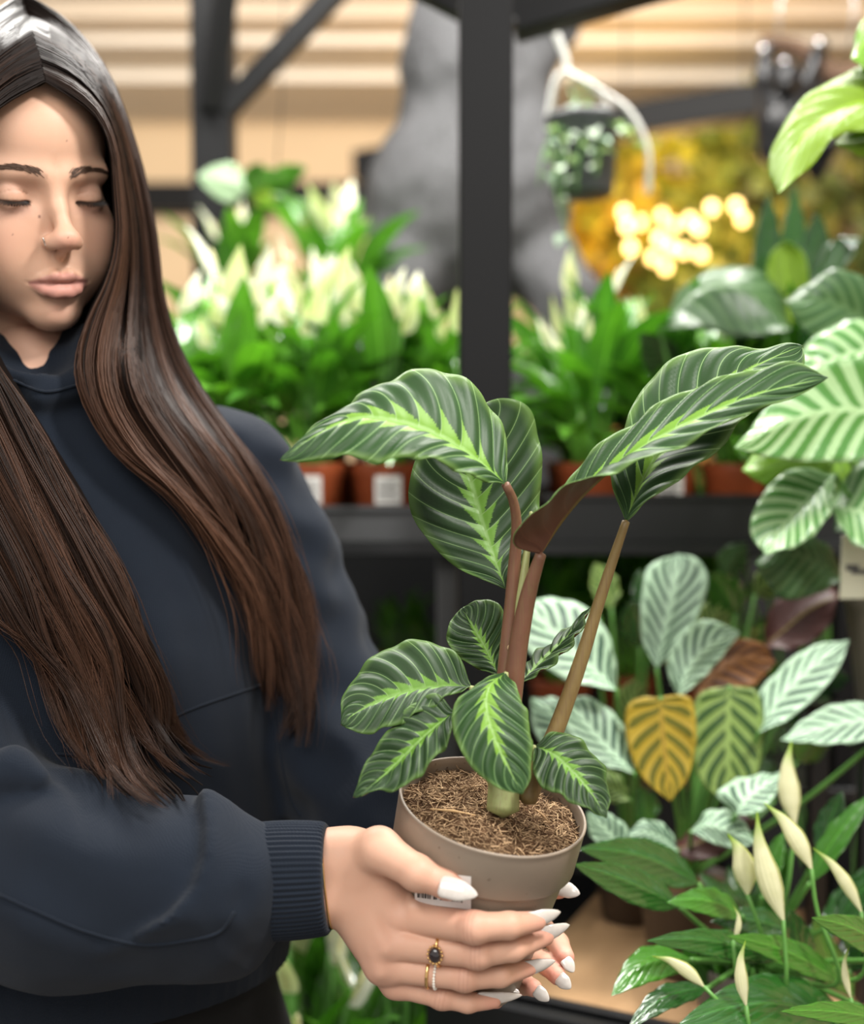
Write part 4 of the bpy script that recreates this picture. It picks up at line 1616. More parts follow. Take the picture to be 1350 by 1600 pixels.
# ================================================================== lofted leaf
def loft_leaf(name, mid, L, R, parent, mats, nu=84, nv=15, N=11, slant=0.20, corr=0.0012, ripple=0.0022, bulge=0.10, thick=0.0007, seed=0, flip=False):
    if flip: L, R = R, L
    M = resample(catmull(CL(mid), 200), nu)
    A = resample(catmull(CL(L), 200), nu)
    B = resample(catmull(CL(R), 200), nu)
    u = np.linspace(0, 1, nu)
    cols = []
    vv = np.r_[-np.linspace(1, 0, nv + 1), np.linspace(0, 1, nv + 1)[1:]]
    w = np.linalg.norm(A - B, axis=1) / 2
    P = np.empty((nu, len(vv), 3))
    for j, v in enumerate(vv):
        Ed = A if v < 0 else B
        P[:, j] = M + abs(v) * (Ed - M)
    def normals(P):
        du = np.gradient(P, axis=0)
        dv = np.gradient(P, axis=1)
        return unit(np.cross(dv, du) + 1e-12)
    n = normals(P)
    a = np.abs(vv)[None]
    ph = (u[:, None] - slant * a ** 1.2) * N + (vv[None] > 0) * 0.37
    end = np.sin(np.pi * np.clip(u, 0.0, 1.0))[:, None] ** 0.5
    P = P + n * ((bulge * w[:, None] * (a * (1 - a)) * 4 * 0.6 + (-corr * np.cos(2 * np.pi * ph)) * np.sin(np.pi * np.clip(a, 0.0, 0.93) / 1.15)
                  + ripple * np.sin(2 * np.pi * ph * 0.5 + seed) * a ** 3) * end)[..., None]
    P = P - n * (0.0010 * np.exp(-(a / 0.05) ** 2) * end)[..., None]
    n = normals(P)
    nvv = len(vv)
    top = (P + n * thick * 0.5).reshape(-1, 3)
    bot = (P - n * thick * 0.5).reshape(-1, 3)
    V = np.vstack([top, bot])
    i, j = np.meshgrid(np.arange(nu - 1), np.arange(nvv - 1), indexing='ij')
    i, j = i.ravel(), j.ravel()
    a0 = i * nvv + j
    Ft = np.stack([a0, a0 + 1, a0 + nvv + 1, a0 + nvv], 1)
    Fb = Ft[:, ::-1] + nu * nvv
    rim = []
    for jj in (0, nvv - 1):
        k = np.arange(nu - 1) * nvv + jj
        q = np.stack([k, k + nvv, k + nvv + nu * nvv, k + nu * nvv], 1)
        rim.append(q if jj == 0 else q[:, ::-1])
    F = np.vstack([Ft, Fb] + rim)
    mi = np.r_[np.zeros(len(Ft)), np.ones(len(Fb)), np.zeros(len(rim[0]) * 2)]
    UV = np.stack([np.repeat(u[:, None], nvv, 1), np.repeat((vv[None] + 1) / 2, nu, 0)], -1).reshape(-1, 2)
    return cobj(name, V, F, mats, parent, uv=np.vstack([UV, UV]), midx=mi)


# ================================================================== the held plant
plant = empty('potted_prayer_plant', c2w(POT_TOP - POT_AX * POT_H), 'potted plant with dark veined leaves in a taupe plastic pot, held in two hands', 'potted plant')


def pot_material(name, col):
    t = NT(name)
    n = t.noise(60, 4)
    c = t.mix(n, tuple(x * 0.92 for x in col), tuple(x * 1.07 for x in col))
    d = t.step(t.noise(240, 1), 0.73, 0.76)
    c = t.mix(t.m('MULTIPLY', d, 0.6), c, (0.12, 0.08, 0.05))
    return t.p(color=c, rough=0.42, spec=0.4)


M_POT = pot_material('taupe_plastic', (0.250, 0.200, 0.152))
prof = [(0.0, -POT_H), (0.044, -POT_H), (0.0465, -POT_H + 0.001), (0.0475, -POT_H + 0.003), (0.0606, -0.038), (0.0608, -0.0352), (0.0622, -0.0346), (0.0646, -0.0344), (0.0655, -0.0330),
        (0.0664, -0.005), (0.0666, -0.001), (0.0670, 0.0), (0.0666, 0.0010), (0.0655, 0.0012), (0.0648, 0.0006), (0.0645, -0.004), (0.0630, -0.030), (0.0, -0.032)]
V, F = lathe(prof, 96)
cobj('pot', orient(V, POT_AX, POT_TOP), F, M_POT, plant)


def pot_frame():
    z = POT_AX
    x = unit(np.array([1.0, 0, 0]) - z * z[0])
    return x, np.cross(z, x), z


PX_, PY_, PZ_ = pot_frame()


def potpt(x, y, z):
    return POT_TOP + np.asarray(x)[..., None] * PX_ + np.asarray(y)[..., None] * PY_ + np.asarray(z)[..., None] * PZ_


# soil: lumpy disc and coconut fibre
t = NT('coir_soil')
c = t.mix(t.noise(140, 5), (0.035, 0.018, 0.009), (0.17, 0.095, 0.050))
t.bump(t.noise(300, 5), 0.9, 0.003)
M_SOIL = t.p(color=c, rough=0.95, spec=0.1)
rr = np.linspace(0, 0.0643, 26)
aa = np.linspace(0, 2 * np.pi, 72, endpoint=False)
RR, AA = np.meshgrid(rr, aa, indexing='ij')
xs, ys = (RR * np.cos(AA)).ravel(), (RR * np.sin(AA)).ravel()
q3 = np.stack([xs, ys, 0 * xs], 1)


def soil_z(x, y):
    q = np.stack([x, y, 0 * x], 1)
    r = np.hypot(x, y)
    return -0.0115 + 0.0075 * (1 - (r / 0.0643) ** 2) + 0.0032 * vnoise(q, 95, 4) + 0.0016 * vnoise(q, 260, 9)


zs = soil_z(xs, ys)
V = potpt(xs, ys, zs)
i, j = np.meshgrid(np.arange(25), np.arange(72), indexing='ij')
i, j = i.ravel(), j.ravel()
cobj('soil', V, np.stack([i * 72 + j, (i + 1) * 72 + j, (i + 1) * 72 + (j + 1) % 72, i * 72 + (j + 1) % 72], 1), M_SOIL, plant)
t = NT('coir_fibre')
M_FIB = t.p(color=t.attr('Col').outputs['Color'], rough=0.85, spec=0.15)
rng = np.random.default_rng(31)
nf = 3400
rad = 0.0635 * np.sqrt(rng.uniform(0, 1, nf)); ang = rng.uniform(0, 6.283, nf)
fx, fy = rad * np.cos(ang), rad * np.sin(ang)
fz = soil_z(fx, fy) + rng.uniform(0.0, 0.0022, nf)
ln = rng.uniform(0.003, 0.011, nf) * np.where(rng.uniform(size=nf) < 0.06, 1.9, 1)
yaw = rng.uniform(0, 6.283, nf); pit = rng.normal(0, 0.35, nf)
dirs = np.stack([np.cos(yaw) * np.cos(pit), np.sin(yaw) * np.cos(pit), np.sin(pit)], 1)
cur = rng.normal(0, 0.25, (nf, 3)) * np.array([1, 1, 0.5])
c0 = np.stack([fx, fy, fz], 1)
m_ = 5
ss = np.linspace(-0.5, 0.5, m_)
Qf = c0[:, None] + dirs[:, None] * (ln[:, None] * ss)[..., None] + cur[:, None] * (ln[:, None] * (ss ** 2))[..., None]
hr = np.hypot(Qf[..., 0], Qf[..., 1])
sc_ = np.minimum(1, 0.0640 / np.maximum(hr, 1e-6))
Qf[..., 0] *= sc_; Qf[..., 1] *= sc_
Qc = potpt(Qf[..., 0], Qf[..., 1], Qf[..., 2])
V, F, _ = strand_mesh(Qc, rng.uniform(0.00022, 0.00055, nf), np.zeros(nf))
k = rng.uniform(0, 1, nf) ** 1.25
fc = np.array([0.075, 0.036, 0.017]) * (1 - k[:, None]) + np.array([0.62, 0.43, 0.25]) * k[:, None]
o = cobj('soil_fibre', V, F, M_FIB, plant, col=np.repeat(fc, m_ * 3, 0))
o['kind'] = 'stuff'
# a few wood slivers and a white grain
for (a, b, r, cc) in (((672, 1268), (742, 1278), 0.0010, (0.55, 0.36, 0.18)), ((750, 1266), (790, 1270), 0.0008, (0.45, 0.28, 0.15)), ((835, 1268), (858, 1290), 0.0009, (0.40, 0.25, 0.13))):
    P = np.array([C(*a, 0.81), C((a[0] + b[0]) / 2, (a[1] + b[1]) / 2 - 2, 0.809), C(*b, 0.81)])
    for kk in range(3):
        l = (P[kk] - POT_TOP)
        x_, y_ = l @ PX_, l @ PY_
    def on_soil(px, py):
        ray = unit(C(px, py, 1.0))
        s = ((POT_TOP - PZ_ * 0.0035) @ PZ_) / (ray @ PZ_)
        return ray * s
    P = np.array([on_soil(*a), on_soil((a[0] + b[0]) / 2, (a[1] + b[1]) / 2 - 2), on_soil(*b)]) + PZ_ * 0.002
    V, F = tube(P, [r * 0.5, r, r * 0.4], 6)
    cobj('wood_sliver', V, F, M_FIB, plant, col=np.tile(cc, (len(V), 1)))
V, F = uvsphere(on_soil(787, 1263) + PZ_ * 0.003, 0.0014, 10, 8)
cobj('perlite_grain', V, F, simple('perlite', (0.8, 0.78, 0.72), 0.8), plant)


# stems
def stem_material(name, c0_, c1_, c2_):
    t = NT(name)
    n = t.noise(55, 3)
    st = t.noise(1.0, 3, t.mapping(t.coord(), (700, 700, 20)))
    c = t.mix(n, c0_, c1_)
    c = t.mix(t.m('MULTIPLY', t.step(st, 0.45, 0.75), 0.5), c, c2_)
    return t.p(color=c, rough=0.42, spec=0.35)


M_STEM1 = stem_material('red_brown_stem', (0.120, 0.052, 0.034), (0.200, 0.095, 0.055), (0.17, 0.12, 0.05))
M_STEM2 = stem_material('olive_stem', (0.150, 0.100, 0.036), (0.225, 0.160, 0.060), (0.13, 0.07, 0.04))
M_STEM3 = stem_material('pale_stem', (0.23, 0.26, 0.09), (0.34, 0.37, 0.16), (0.25, 0.2, 0.1))


def stem(pts, rs, mat, name='stem', n=40, parent=None):
    P = resample(catmull(CL(pts), 160), n)
    r = np.interp(np.linspace(0, 1, n), np.linspace(0, 1, len(rs)), rs)
    V, F = tube(P, r, 14)
    return cobj(name, V, F, mat, parent or plant)


stem([(786, 1262, 0.845), (788, 1180, 0.858), (791, 1090, 0.860), (795, 1010, 0.860), (800, 945, 0.860), (804, 880, 0.858), (807, 815, 0.850), (801, 780, 0.843), (790, 757, 0.836)],
     [0.0085, 0.0085, 0.0085, 0.0076, 0.0062, 0.0054, 0.0044, 0.0036, 0.0030], M_STEM1)
stem([(800, 1110, 0.853), (806, 1040, 0.851), (814, 985, 0.847), (828, 920, 0.840), (845, 866, 0.832)], [0.0062, 0.0070, 0.0066, 0.0056, 0.0038], M_STEM1)
stem([(786, 1266, 0.842), (787, 1225, 0.846), (789, 1170, 0.852)], [0.0115, 0.0105, 0.0080], M_STEM3, n=16)
stem([(806, 1000, 0.858), (814, 930, 0.857), (822, 870, 0.860), (830, 800, 0.868)], [0.0042, 0.0036, 0.0026, 0.0014], M_STEM3)
stem([(822, 1250, 0.850), (845, 1195, 0.858), (869, 1140, 0.862), (905, 1040, 0.860), (938, 935, 0.857), (962, 862, 0.853), (978, 815, 0.848)],
     [0.0075, 0.0064, 0.0058, 0.0052, 0.0044, 0.0037, 0.0028], M_STEM2)
V, F = uvsphere(C(797, 1012, 0.8515), (0.0021, 0.0010, 0.0022), 14, 8)
tag(cobj('leaf_scar', V, F, simple('scar', (0.42, 0.30, 0.16), 0.8, 0.5, 900), plant), 'small round pale scar')

LM = [M_MAUI, M_MAROON]
HL = dict(parent=plant, mats=LM)
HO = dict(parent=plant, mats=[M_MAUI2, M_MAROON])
# name, midrib, edge, edge : px, py, depth
loft_leaf('leaf', [(790, 757, .836), (745, 718, .828), (690, 684, .820), (625, 660, .812), (560, 652, .805), (500, 676, .80), (437, 719, .797)],
          [(790, 757, .836), (745, 748, .812), (700, 728, .800), (650, 714, .790), (590, 722, .785), (530, 712, .787), (480, 721, .792), (437, 719, .797)],
          [(790, 757, .836), (793, 700, .850), (776, 650, .858), (736, 600, .855), (682, 577, .848), (610, 592, .836), (540, 635, .822), (485, 672, .810), (437, 719, .797)], seed=1, N=12, **HL)
loft_leaf('leaf', [(845, 866, .832), (880, 812, .834), (925, 760, .834), (1000, 700, .826), (1080, 657, .818), (1180, 617, .812), (1294, 590, .808)],
          [(845, 866, .832), (803, 850, .812), (818, 818, .800), (862, 774, .797), (915, 750, .797), (1000, 722, .798), (1080, 690, .801), (1165, 646, .804), (1240, 622, .807), (1294, 590, .808)],
          [(845, 866, .832), (868, 790, .850), (908, 722, .852), (985, 662, .846), (1070, 610, .838), (1160, 582, .828), (1240, 566, .818), (1294, 590, .808)], seed=2, N=11, bulge=0.02, flip=True, **HL)
loft_leaf('leaf', [(978, 815, .848), (1005, 748, .856), (1040, 690, .862), (1090, 640, .866), (1150, 590, .868), (1200, 562, .866), (1254, 540, .862)],
          [(978, 815, .848), (1033, 767, .835), (1093, 727, .832), (1140, 682, .836), (1172, 645, .842), (1225, 600, .850), (1256, 570, .856), (1254, 540, .862)],
          [(978, 815, .848), (956, 755, .862), (958, 715, .870), (978, 665, .880), (1000, 612, .888), (1042, 570, .892), (1095, 543, .890), (1187, 545, .878), (1230, 535, .868), (1254, 540, .862)], seed=3, N=9, flip=True, **HL)
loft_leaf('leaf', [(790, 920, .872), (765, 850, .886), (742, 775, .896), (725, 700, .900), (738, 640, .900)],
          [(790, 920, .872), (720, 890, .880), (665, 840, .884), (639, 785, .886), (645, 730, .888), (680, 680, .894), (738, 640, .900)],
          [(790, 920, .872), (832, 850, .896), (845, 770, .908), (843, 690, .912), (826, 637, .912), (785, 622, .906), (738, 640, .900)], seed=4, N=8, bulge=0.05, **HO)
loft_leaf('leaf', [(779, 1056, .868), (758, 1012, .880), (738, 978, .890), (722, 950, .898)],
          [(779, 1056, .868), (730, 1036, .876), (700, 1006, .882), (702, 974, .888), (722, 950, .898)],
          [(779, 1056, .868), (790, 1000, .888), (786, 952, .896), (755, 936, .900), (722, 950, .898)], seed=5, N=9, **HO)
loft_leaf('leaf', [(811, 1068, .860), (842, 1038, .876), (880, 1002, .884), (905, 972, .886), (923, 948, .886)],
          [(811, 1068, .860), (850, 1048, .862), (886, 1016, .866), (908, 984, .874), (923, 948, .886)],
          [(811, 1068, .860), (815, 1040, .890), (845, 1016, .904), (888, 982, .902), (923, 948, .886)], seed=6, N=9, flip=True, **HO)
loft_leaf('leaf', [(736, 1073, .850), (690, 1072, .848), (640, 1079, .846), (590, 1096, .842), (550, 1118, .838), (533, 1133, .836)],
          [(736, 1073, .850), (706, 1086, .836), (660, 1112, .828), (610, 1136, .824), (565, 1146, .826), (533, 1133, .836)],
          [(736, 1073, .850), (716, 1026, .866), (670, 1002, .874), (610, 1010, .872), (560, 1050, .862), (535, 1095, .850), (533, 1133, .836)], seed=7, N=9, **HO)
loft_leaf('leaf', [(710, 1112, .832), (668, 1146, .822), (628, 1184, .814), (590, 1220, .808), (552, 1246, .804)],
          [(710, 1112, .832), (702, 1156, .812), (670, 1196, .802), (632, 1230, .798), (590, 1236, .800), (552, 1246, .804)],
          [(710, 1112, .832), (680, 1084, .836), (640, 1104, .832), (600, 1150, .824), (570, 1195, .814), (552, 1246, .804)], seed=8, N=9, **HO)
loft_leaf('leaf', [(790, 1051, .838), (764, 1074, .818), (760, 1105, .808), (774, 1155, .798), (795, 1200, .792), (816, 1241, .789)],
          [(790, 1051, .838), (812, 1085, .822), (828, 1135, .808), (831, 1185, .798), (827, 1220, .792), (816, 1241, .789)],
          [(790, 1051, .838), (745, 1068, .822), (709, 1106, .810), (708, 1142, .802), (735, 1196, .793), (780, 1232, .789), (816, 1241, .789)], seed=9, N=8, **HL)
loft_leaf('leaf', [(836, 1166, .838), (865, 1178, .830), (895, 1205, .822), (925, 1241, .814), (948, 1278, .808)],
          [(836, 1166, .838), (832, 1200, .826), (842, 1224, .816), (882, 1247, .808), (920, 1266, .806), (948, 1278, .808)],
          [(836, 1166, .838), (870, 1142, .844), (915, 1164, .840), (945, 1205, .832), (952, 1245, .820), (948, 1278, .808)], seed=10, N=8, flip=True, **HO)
# short leaf stalks down to the crown
for b, d in (((779, 1056), .868), ((811, 1068), .860)):
    stem([(788, 1180, .862), ((b[0] + 788) / 2, 1110, .864), (b[0], b[1], d)], [0.003, 0.0024, 0.0018], M_STEM3, n=16)
stem([(782, 1230, .850), (760, 1140, .850), (736, 1073, .850)], [0.004, 0.003, 0.002], M_STEM3, n=16)
stem([(775, 1235, .846), (745, 1165, .838), (710, 1112, .832)], [0.004, 0.003, 0.002], M_STEM3, n=16)
stem([(785, 1240, .845), (792, 1140, .842), (790, 1051, .838)], [0.004, 0.003, 0.002], M_STEM3, n=16)
stem([(800, 1245, .846), (820, 1195, .842), (836, 1166, .838)], [0.004, 0.003, 0.002], M_STEM3, n=16)

# price sticker half under the thumb
gx_, gy_ = np.meshgrid(np.linspace(648, 736, 14), np.linspace(1364, 1416, 9))
d_, b_ = trace(sd_pot, gx_.ravel(), gy_.ravel() + (gx_.ravel() - 690) * 0.12, off=0.0004)
d_ = np.where(np.isnan(d_), b_, d_)
V = np.stack([(gx_.ravel() - 675) / FPX * d_, d_, (800 - gy_.ravel() - (gx_.ravel() - 690) * 0.12) / FPX * d_], 1)
V2 = V + np.array([0, 0.0003, 0])
i, j = np.meshgrid(np.arange(8), np.arange(13), indexing='ij')
i, j = i.ravel(), j.ravel()
Fq = np.stack([i * 14 + j, (i + 1) * 14 + j, (i + 1) * 14 + j + 1, i * 14 + j + 1], 1)
sticker = cobj('price_sticker', V, Fq, simple('white_label', (0.80, 0.78, 0.75), 0.45), plant)
tag(sticker, 'white paper sticker with black print')
rng = np.random.default_rng(3)
bars = []
x = 652.0
while x < 722:
    w_ = rng.choice([1.0, 1.6, 2.4])
    y0, y1 = (1376, 1407) if x < 690 else (1399, 1407)
    if rng.uniform() < 0.85:
        P = []
        for px, py in ((x, y0), (x + w_, y0), (x + w_, y1), (x, y1)):
            py = py + (px - 690) * 0.12
            dd, bb = trace(sd_pot, px, py, off=0.0009)
            dd = dd[0] if not np.isnan(dd[0]) else bb[0]
            P.append(C(px, py, dd))
        bars.append((np.array(P), [(0, 3, 2, 1)]))
    x += w_ + rng.choice([1.0, 1.5, 2.0])
cobj('printed_bars', *join(*bars), simple('black_ink', (0.01, 0.01, 0.01), 0.6), sticker, smooth=False) if False else None
Vb, Fb = join(*bars)
obj('printed_bars', mesh('printed_bars', c2w(Vb) - np.array(plant.location), Fb, simple('black_ink', (0.01, 0.01, 0.01), 0.6), smooth=False), sticker)
# ================================================================== peace lilies
M_LEAFG = mat_plain_leaf('glossy_green_leaf', (0.035, 0.145, 0.016), (0.145, 0.385, 0.040), rough=0.17, transl=0.26, coat=0.45)
M_LEAFD = mat_plain_leaf('deep_green_leaf', (0.007, 0.036, 0.007), (0.020, 0.090, 0.012), rough=0.18, transl=0.07, coat=0.7)
M_LEAFM = mat_plain_leaf('mid_green_leaf', (0.018, 0.085, 0.009), (0.055, 0.185, 0.018), rough=0.20, transl=0.12, coat=0.5)
M_LEAFB = mat_plain_leaf('bright_green_leaf', (0.16, 0.36, 0.03), (0.26, 0.47, 0.05), rough=0.3, transl=0.35)
t = NT('spathe_cream')
c = t.mix(t.rand(), (0.68, 0.69, 0.50), (0.80, 0.80, 0.70))
M_SPATHE = leaf_shader(t, c, 0.5, 0.3, 0.30)
M_SPADIX = simple('spadix', (0.72, 0.68, 0.36), 0.7, 0.25, 500)
M_GSTEM = simple('green_stalk', (0.10, 0.26, 0.05), 0.4, 0.25, 60)
M_TERRA = simple('terracotta_plastic', (0.330, 0.072, 0.022), 0.5, 0.12, 15)
M_WHITEL = simple('white_tag', (0.78, 0.76, 0.72), 0.6)
M_INK = simple('grey_ink', (0.10, 0.10, 0.10), 0.7)


def blade(P, w, nv=3, fold=0.25, hint=(0, 0, 1), wave=0.0):
    """leaf blade along P (n,3) with half widths w"""
    n = len(P)
    T, N, B = frames(P, hint)
    vv = np.linspace(-1, 1, 2 * nv + 1)
    u = np.linspace(0, 1, n)
    V = P[:, None] + B[:, None] * (w[:, None] * vv[None])[..., None] + N[:, None] * ((np.abs(vv)[None] * w[:, None]) * fold + wave * np.sin(u * 20)[:, None] * np.abs(vv)[None] ** 2)[..., None]
    k = len(vv)
    F = [(i * k + j, i * k + j + 1, (i + 1) * k + j + 1, (i + 1) * k + j) for i in range(n - 1) for j in range(k - 1)]
    uv = np.stack([np.repeat(u[:, None], k, 1), np.repeat((vv[None] + 1) / 2, n, 0)], -1).reshape(-1, 2)
    return V.reshape(-1, 3), F, uv


def arc(th0, th1, L, n, x0=(0, 0, 0)):
    """curve in xz leaning from th0 to th1 (radians from vertical)"""
    th = np.linspace(th0, th1, n)
    ds = L / (n - 1)
    x = np.cumsum(np.r_[0, np.sin(th[:-1]) * ds])
    z = np.cumsum(np.r_[0, np.cos(th[:-1]) * ds])
    return np.stack([x, 0 * x, z], 1) + np.asarray(x0)


def lily_leaf_mesh(pl, bl, w, t0, t1, t2, mat, name='leaf'):
    A = arc(t0, t1, pl, 6)
    B = arc(t1, t2, bl, 13, A[-1])
    u = np.linspace(0, 1, 13)
    wd_ = w * np.sin(np.pi * u ** 0.75) ** 0.85 * (1 - 0.25 * u) + 0.0006
    wd_[-1] = 0.0004
    bv, bf, buv = blade(B, wd_, 3, 0.28, (-1, 0, 0.2), 0.0012)
    tv, tf = tube(A, 0.0022, 5, cap=False)
    V, F = join((bv, bf), (tv, tf))
    uv = np.vstack([buv, np.full((len(tv), 2), (0.5, 0.5))])
    return mesh(name, V, F, mat, uv=uv)


def spathe_mesh(L, w, curl=0.5):
    n = 14
    P = arc(0.05, curl, L, n)
    u = np.linspace(0, 1, n)
    wd_ = w * np.sin(np.pi * np.clip(u, 0.0, 1) ** 0.62) ** 0.9 * (1 - 0.35 * u) + 0.0008
    wd_[-1] = 0.0003
    V, F, uv = blade(P, wd_, 3, 0.55, (1, 0, 0.1))
    return mesh('spathe', V, F, M_SPATHE, uv=uv)


def spadix_mesh(L):
    P = arc(0.05, 0.2, L, 8, (0.004, 0, 0.006))
    V, F = tube(P, np.array([1.6, 2.4, 2.7, 2.7, 2.6, 2.5, 2.2, 1.4]) * 0.0013, 8)
    return mesh('spadix', V, F, M_SPADIX)


def stalk_mesh(L, lean):
    V, F = tube(arc(0.03, lean, L, 9), np.linspace(0.0024, 0.0017, 9), 6)
    return mesh('flower_stalk', V, F, M_GSTEM), arc(0.03, lean, L, 9)[-1], lean


LILY_LEAVES = {}
for mn, mt in (('g', M_LEAFG), ('d', M_LEAFD)):
    LILY_LEAVES[mn] = [lily_leaf_mesh(p, b, w, a0, a1, a2, mt) for p, b, w, a0, a1, a2 in
                       ((0.10, 0.15, 0.026, 0.10, 0.60, 1.60), (0.13, 0.16, 0.028, 0.08, 0.42, 1.30), (0.08, 0.15, 0.027, 0.25, 1.00, 2.10),
                        (0.06, 0.13, 0.024, 0.40, 1.20, 2.20), (0.12, 0.17, 0.030, 0.05, 0.28, 0.90), (0.10, 0.14, 0.024, 0.20, 0.80, 1.80))]
SPATHES = [spathe_mesh(0.085, 0.019, 0.35), spathe_mesh(0.075, 0.014, 0.15), spathe_mesh(0.095, 0.024, 0.7)]
SPADIX = spadix_mesh(0.042)
STALKS = [stalk_mesh(0.22, 0.12), stalk_mesh(0.25, 0.22), stalk_mesh(0.19, 0.32)]


def pot_mesh(name, r, h, mat, taper=0.76, rim=0.18, k=28):
    return mesh(name, *lathe([(0, 0), (r * taper - 0.002, 0), (r * taper, 0.002), (r * 0.955, h * (1 - rim)), (r * 0.985, h * (1 - rim) + 0.002), (r, h - 0.002), (r, h), (r * 0.955, h),
                              (r * 0.94, h - 0.012), (0, h - 0.013)], k), mat)


def soil_mesh(r, h):
    return mesh('soil', *lathe([(0, h - 0.006), (r * 0.5, h - 0.0065), (r * 0.935, h - 0.009), (r * 0.935, h - 0.012)], 20), M_SOIL)


POT_T = pot_mesh('pot', 0.048, 0.095, M_TERRA)
SOIL_T = soil_mesh(0.048, 0.095)
V, F = box((-0.014, -0.0006, 0), (0.014, 0.0006, 0.030), 0.0003)
TAG_M = mesh('pot_label', V, F, M_WHITEL, smooth=False)
parts_ = [box((-0.011, -0.0011, 0.006 + 0.005 * k), (0.011 - 0.004 * (k % 2), -0.0008, 0.008 + 0.005 * k)) for k in range(4)]
TAGI_M = mesh('label_print', *join(*parts_), M_INK, smooth=False)


def lily(loc, label, seed, nleaf=24, nflow=5, scale=1.0, mats='g', pot=True, group='peace lilies on the display', label_tag=False, spread=1.0, tilt=(0, 0)):
    rg = np.random.default_rng(seed)
    root = empty('potted_peace_lily', loc, label, 'potted plant', group)
    if pot:
        obj('pot', POT_T, root)
        obj('soil', SOIL_T, root)
        if label_tag:
            lt = obj('pot_label', TAG_M, root, (rg.uniform(-0.014, 0.006), -0.0470, 0.042), (0.14, 0, 0), 1.25)
            obj('label_print', TAGI_M, lt)
    top = 0.088 if pot else 0.0
    for k in range(nleaf):
        az = k * 2.4 + rg.uniform(-0.5, 0.5)
        i = int(rg.integers(0, 6))
        r = rg.uniform(0.004, 0.024)
        s = scale * rg.uniform(0.78, 1.12)
        obj('leaf', LILY_LEAVES[mats][i], root, (r * math.cos(az), r * math.sin(az), top), (rg.normal(0, 0.10), rg.normal(0, 0.10), az), s)
    for k in range(nflow):
        az = rg.uniform(0, 6.28)
        sm, tip, lean = STALKS[k % 3]
        s = scale * rg.uniform(0.85, 1.12)
        st = obj('flower_stalk', sm, root, (0.012 * math.cos(az), 0.012 * math.sin(az), top), (0, 0, az), s)
        sp = obj('spathe', SPATHES[int(rg.integers(0, 3))], st, tip, (0, lean, rg.uniform(-0.8, 0.8)), rg.uniform(0.65, 0.95))
        obj('spadix', SPADIX, st, tip, (0, lean * 0.8, 0), 0.85)
    return root


# trays on the upper shelf
def tray(x0, x1, y0, y1, z, label, mat, h=0.05):
    root = empty('plant_tray', ((x0 + x1) / 2, (y0 + y1) / 2, z), label, 'tray')
    wbox('tray_base', (x0, y0, z), (x1, y1, z + 0.004), mat, root)
    wbox('tray_side', (x0, y0, z + 0.004), (x1, y0 + 0.005, z + h), mat, root)
    wbox('tray_side', (x0, y1 - 0.005, z + 0.004), (x1, y1, z + h), mat, root)
    wbox('tray_side', (x0, y0 + 0.005, z + 0.004), (x0 + 0.005, y1 - 0.005, z + h), mat, root)
    wbox('tray_side', (x1 - 0.005, y0 + 0.005, z + 0.004), (x1, y1 - 0.005, z + h), mat, root)
    wbox('tray_lip', (x0 - 0.008, y0 - 0.008, z + h - 0.006), (x1 + 0.008, y0, z + h), mat, root)
    return root


ZT = 1.2505
tray(-0.440, 0.115, 1.57, 1.98, ZT, 'black plastic tray of peace lilies between the hoodie sleeve and the steel post', M_GREYP, 0.045)
tray(0.150, 0.555, 1.57, 1.98, ZT, 'black plastic tray right of the steel post under orange pots', M_BLACKP, 0.060)
zt = ZT + 0.0045
XL = [(-0.165, 'front'), (-0.062, 'front'), (0.040, 'front')]
names_l = ['peace lily in an orange pot, left end of the front row beside the hoodie sleeve', 'peace lily in an orange pot, middle of the front row left of the steel post',
           'peace lily in an orange pot, front row, next to the left of the steel post']
for k, (x, _) in enumerate(XL):
    lily((x, 1.640, zt), names_l[k], 100 + k, 28, 7, (0.92, 0.86, 0.76)[k], label_tag=True)
names_b = ['peace lily with white blooms behind the shoulder, left end of the second row', 'peace lily with white blooms, middle of the second row left of the post', 'peace lily with white blooms, second row, partly behind the steel post']
for k, x in enumerate((-0.165, -0.055, 0.050)):
    lily((x, 1.765, zt), names_b[k], 110 + k, 24, 10, (0.98, 0.90, 0.70)[k])
names_c = ['tall peace lily at the back left of the tray below the tan wall', 'tall peace lily at the back of the tray below the ape statue']
for k, x in enumerate((-0.150, -0.010)):
    lily((x, 1.895, zt), names_c[k], 120 + k, 22, 10, (1.05, 0.85)[k])
names_r = ['peace lily in an orange pot, first to the right of the steel post', 'peace lily in an orange pot, second to the right of the steel post', 'peace lily in an orange pot, third to the right of the steel post',
           'peace lily in an orange pot, right end of the tray']
for k, x in enumerate((0.215, 0.312, 0.410, 0.500)):
    lily((x, 1.640, zt), names_r[k], 130 + k, 38, (3, 2, 1, 0)[k], 0.84, label_tag=(k == 1))
names_r2 = ['peace lily with one large white bloom right behind the steel post', 'peace lily in the second row, middle of the right tray', 'peace lily in the second row, right end of the right tray']
for k, x in enumerate((0.215, 0.330, 0.450)):
    lily((x, 1.770, zt), names_r2[k], 140 + k, 34, (6, 3, 0)[k], (0.92, 0.80, 0.75)[k])

names_x = ['peace lily in an orange pot half hidden by the hoodie shoulder, front row', 'peace lily at the left end of the tray behind the long hair, front row', 'peace lily with white blooms beside the long hair, second row', 'peace lily with white blooms behind the long hair, back row']
for k, (x, y) in enumerate(((-0.268, 1.640), (-0.375, 1.650), (-0.270, 1.765), (-0.300, 1.890))):
    lily((x, y, zt), names_x[k], 180 + k, 26, (7, 5, 9, 9)[k], (0.92, 0.92, 1.0, 1.05)[k])

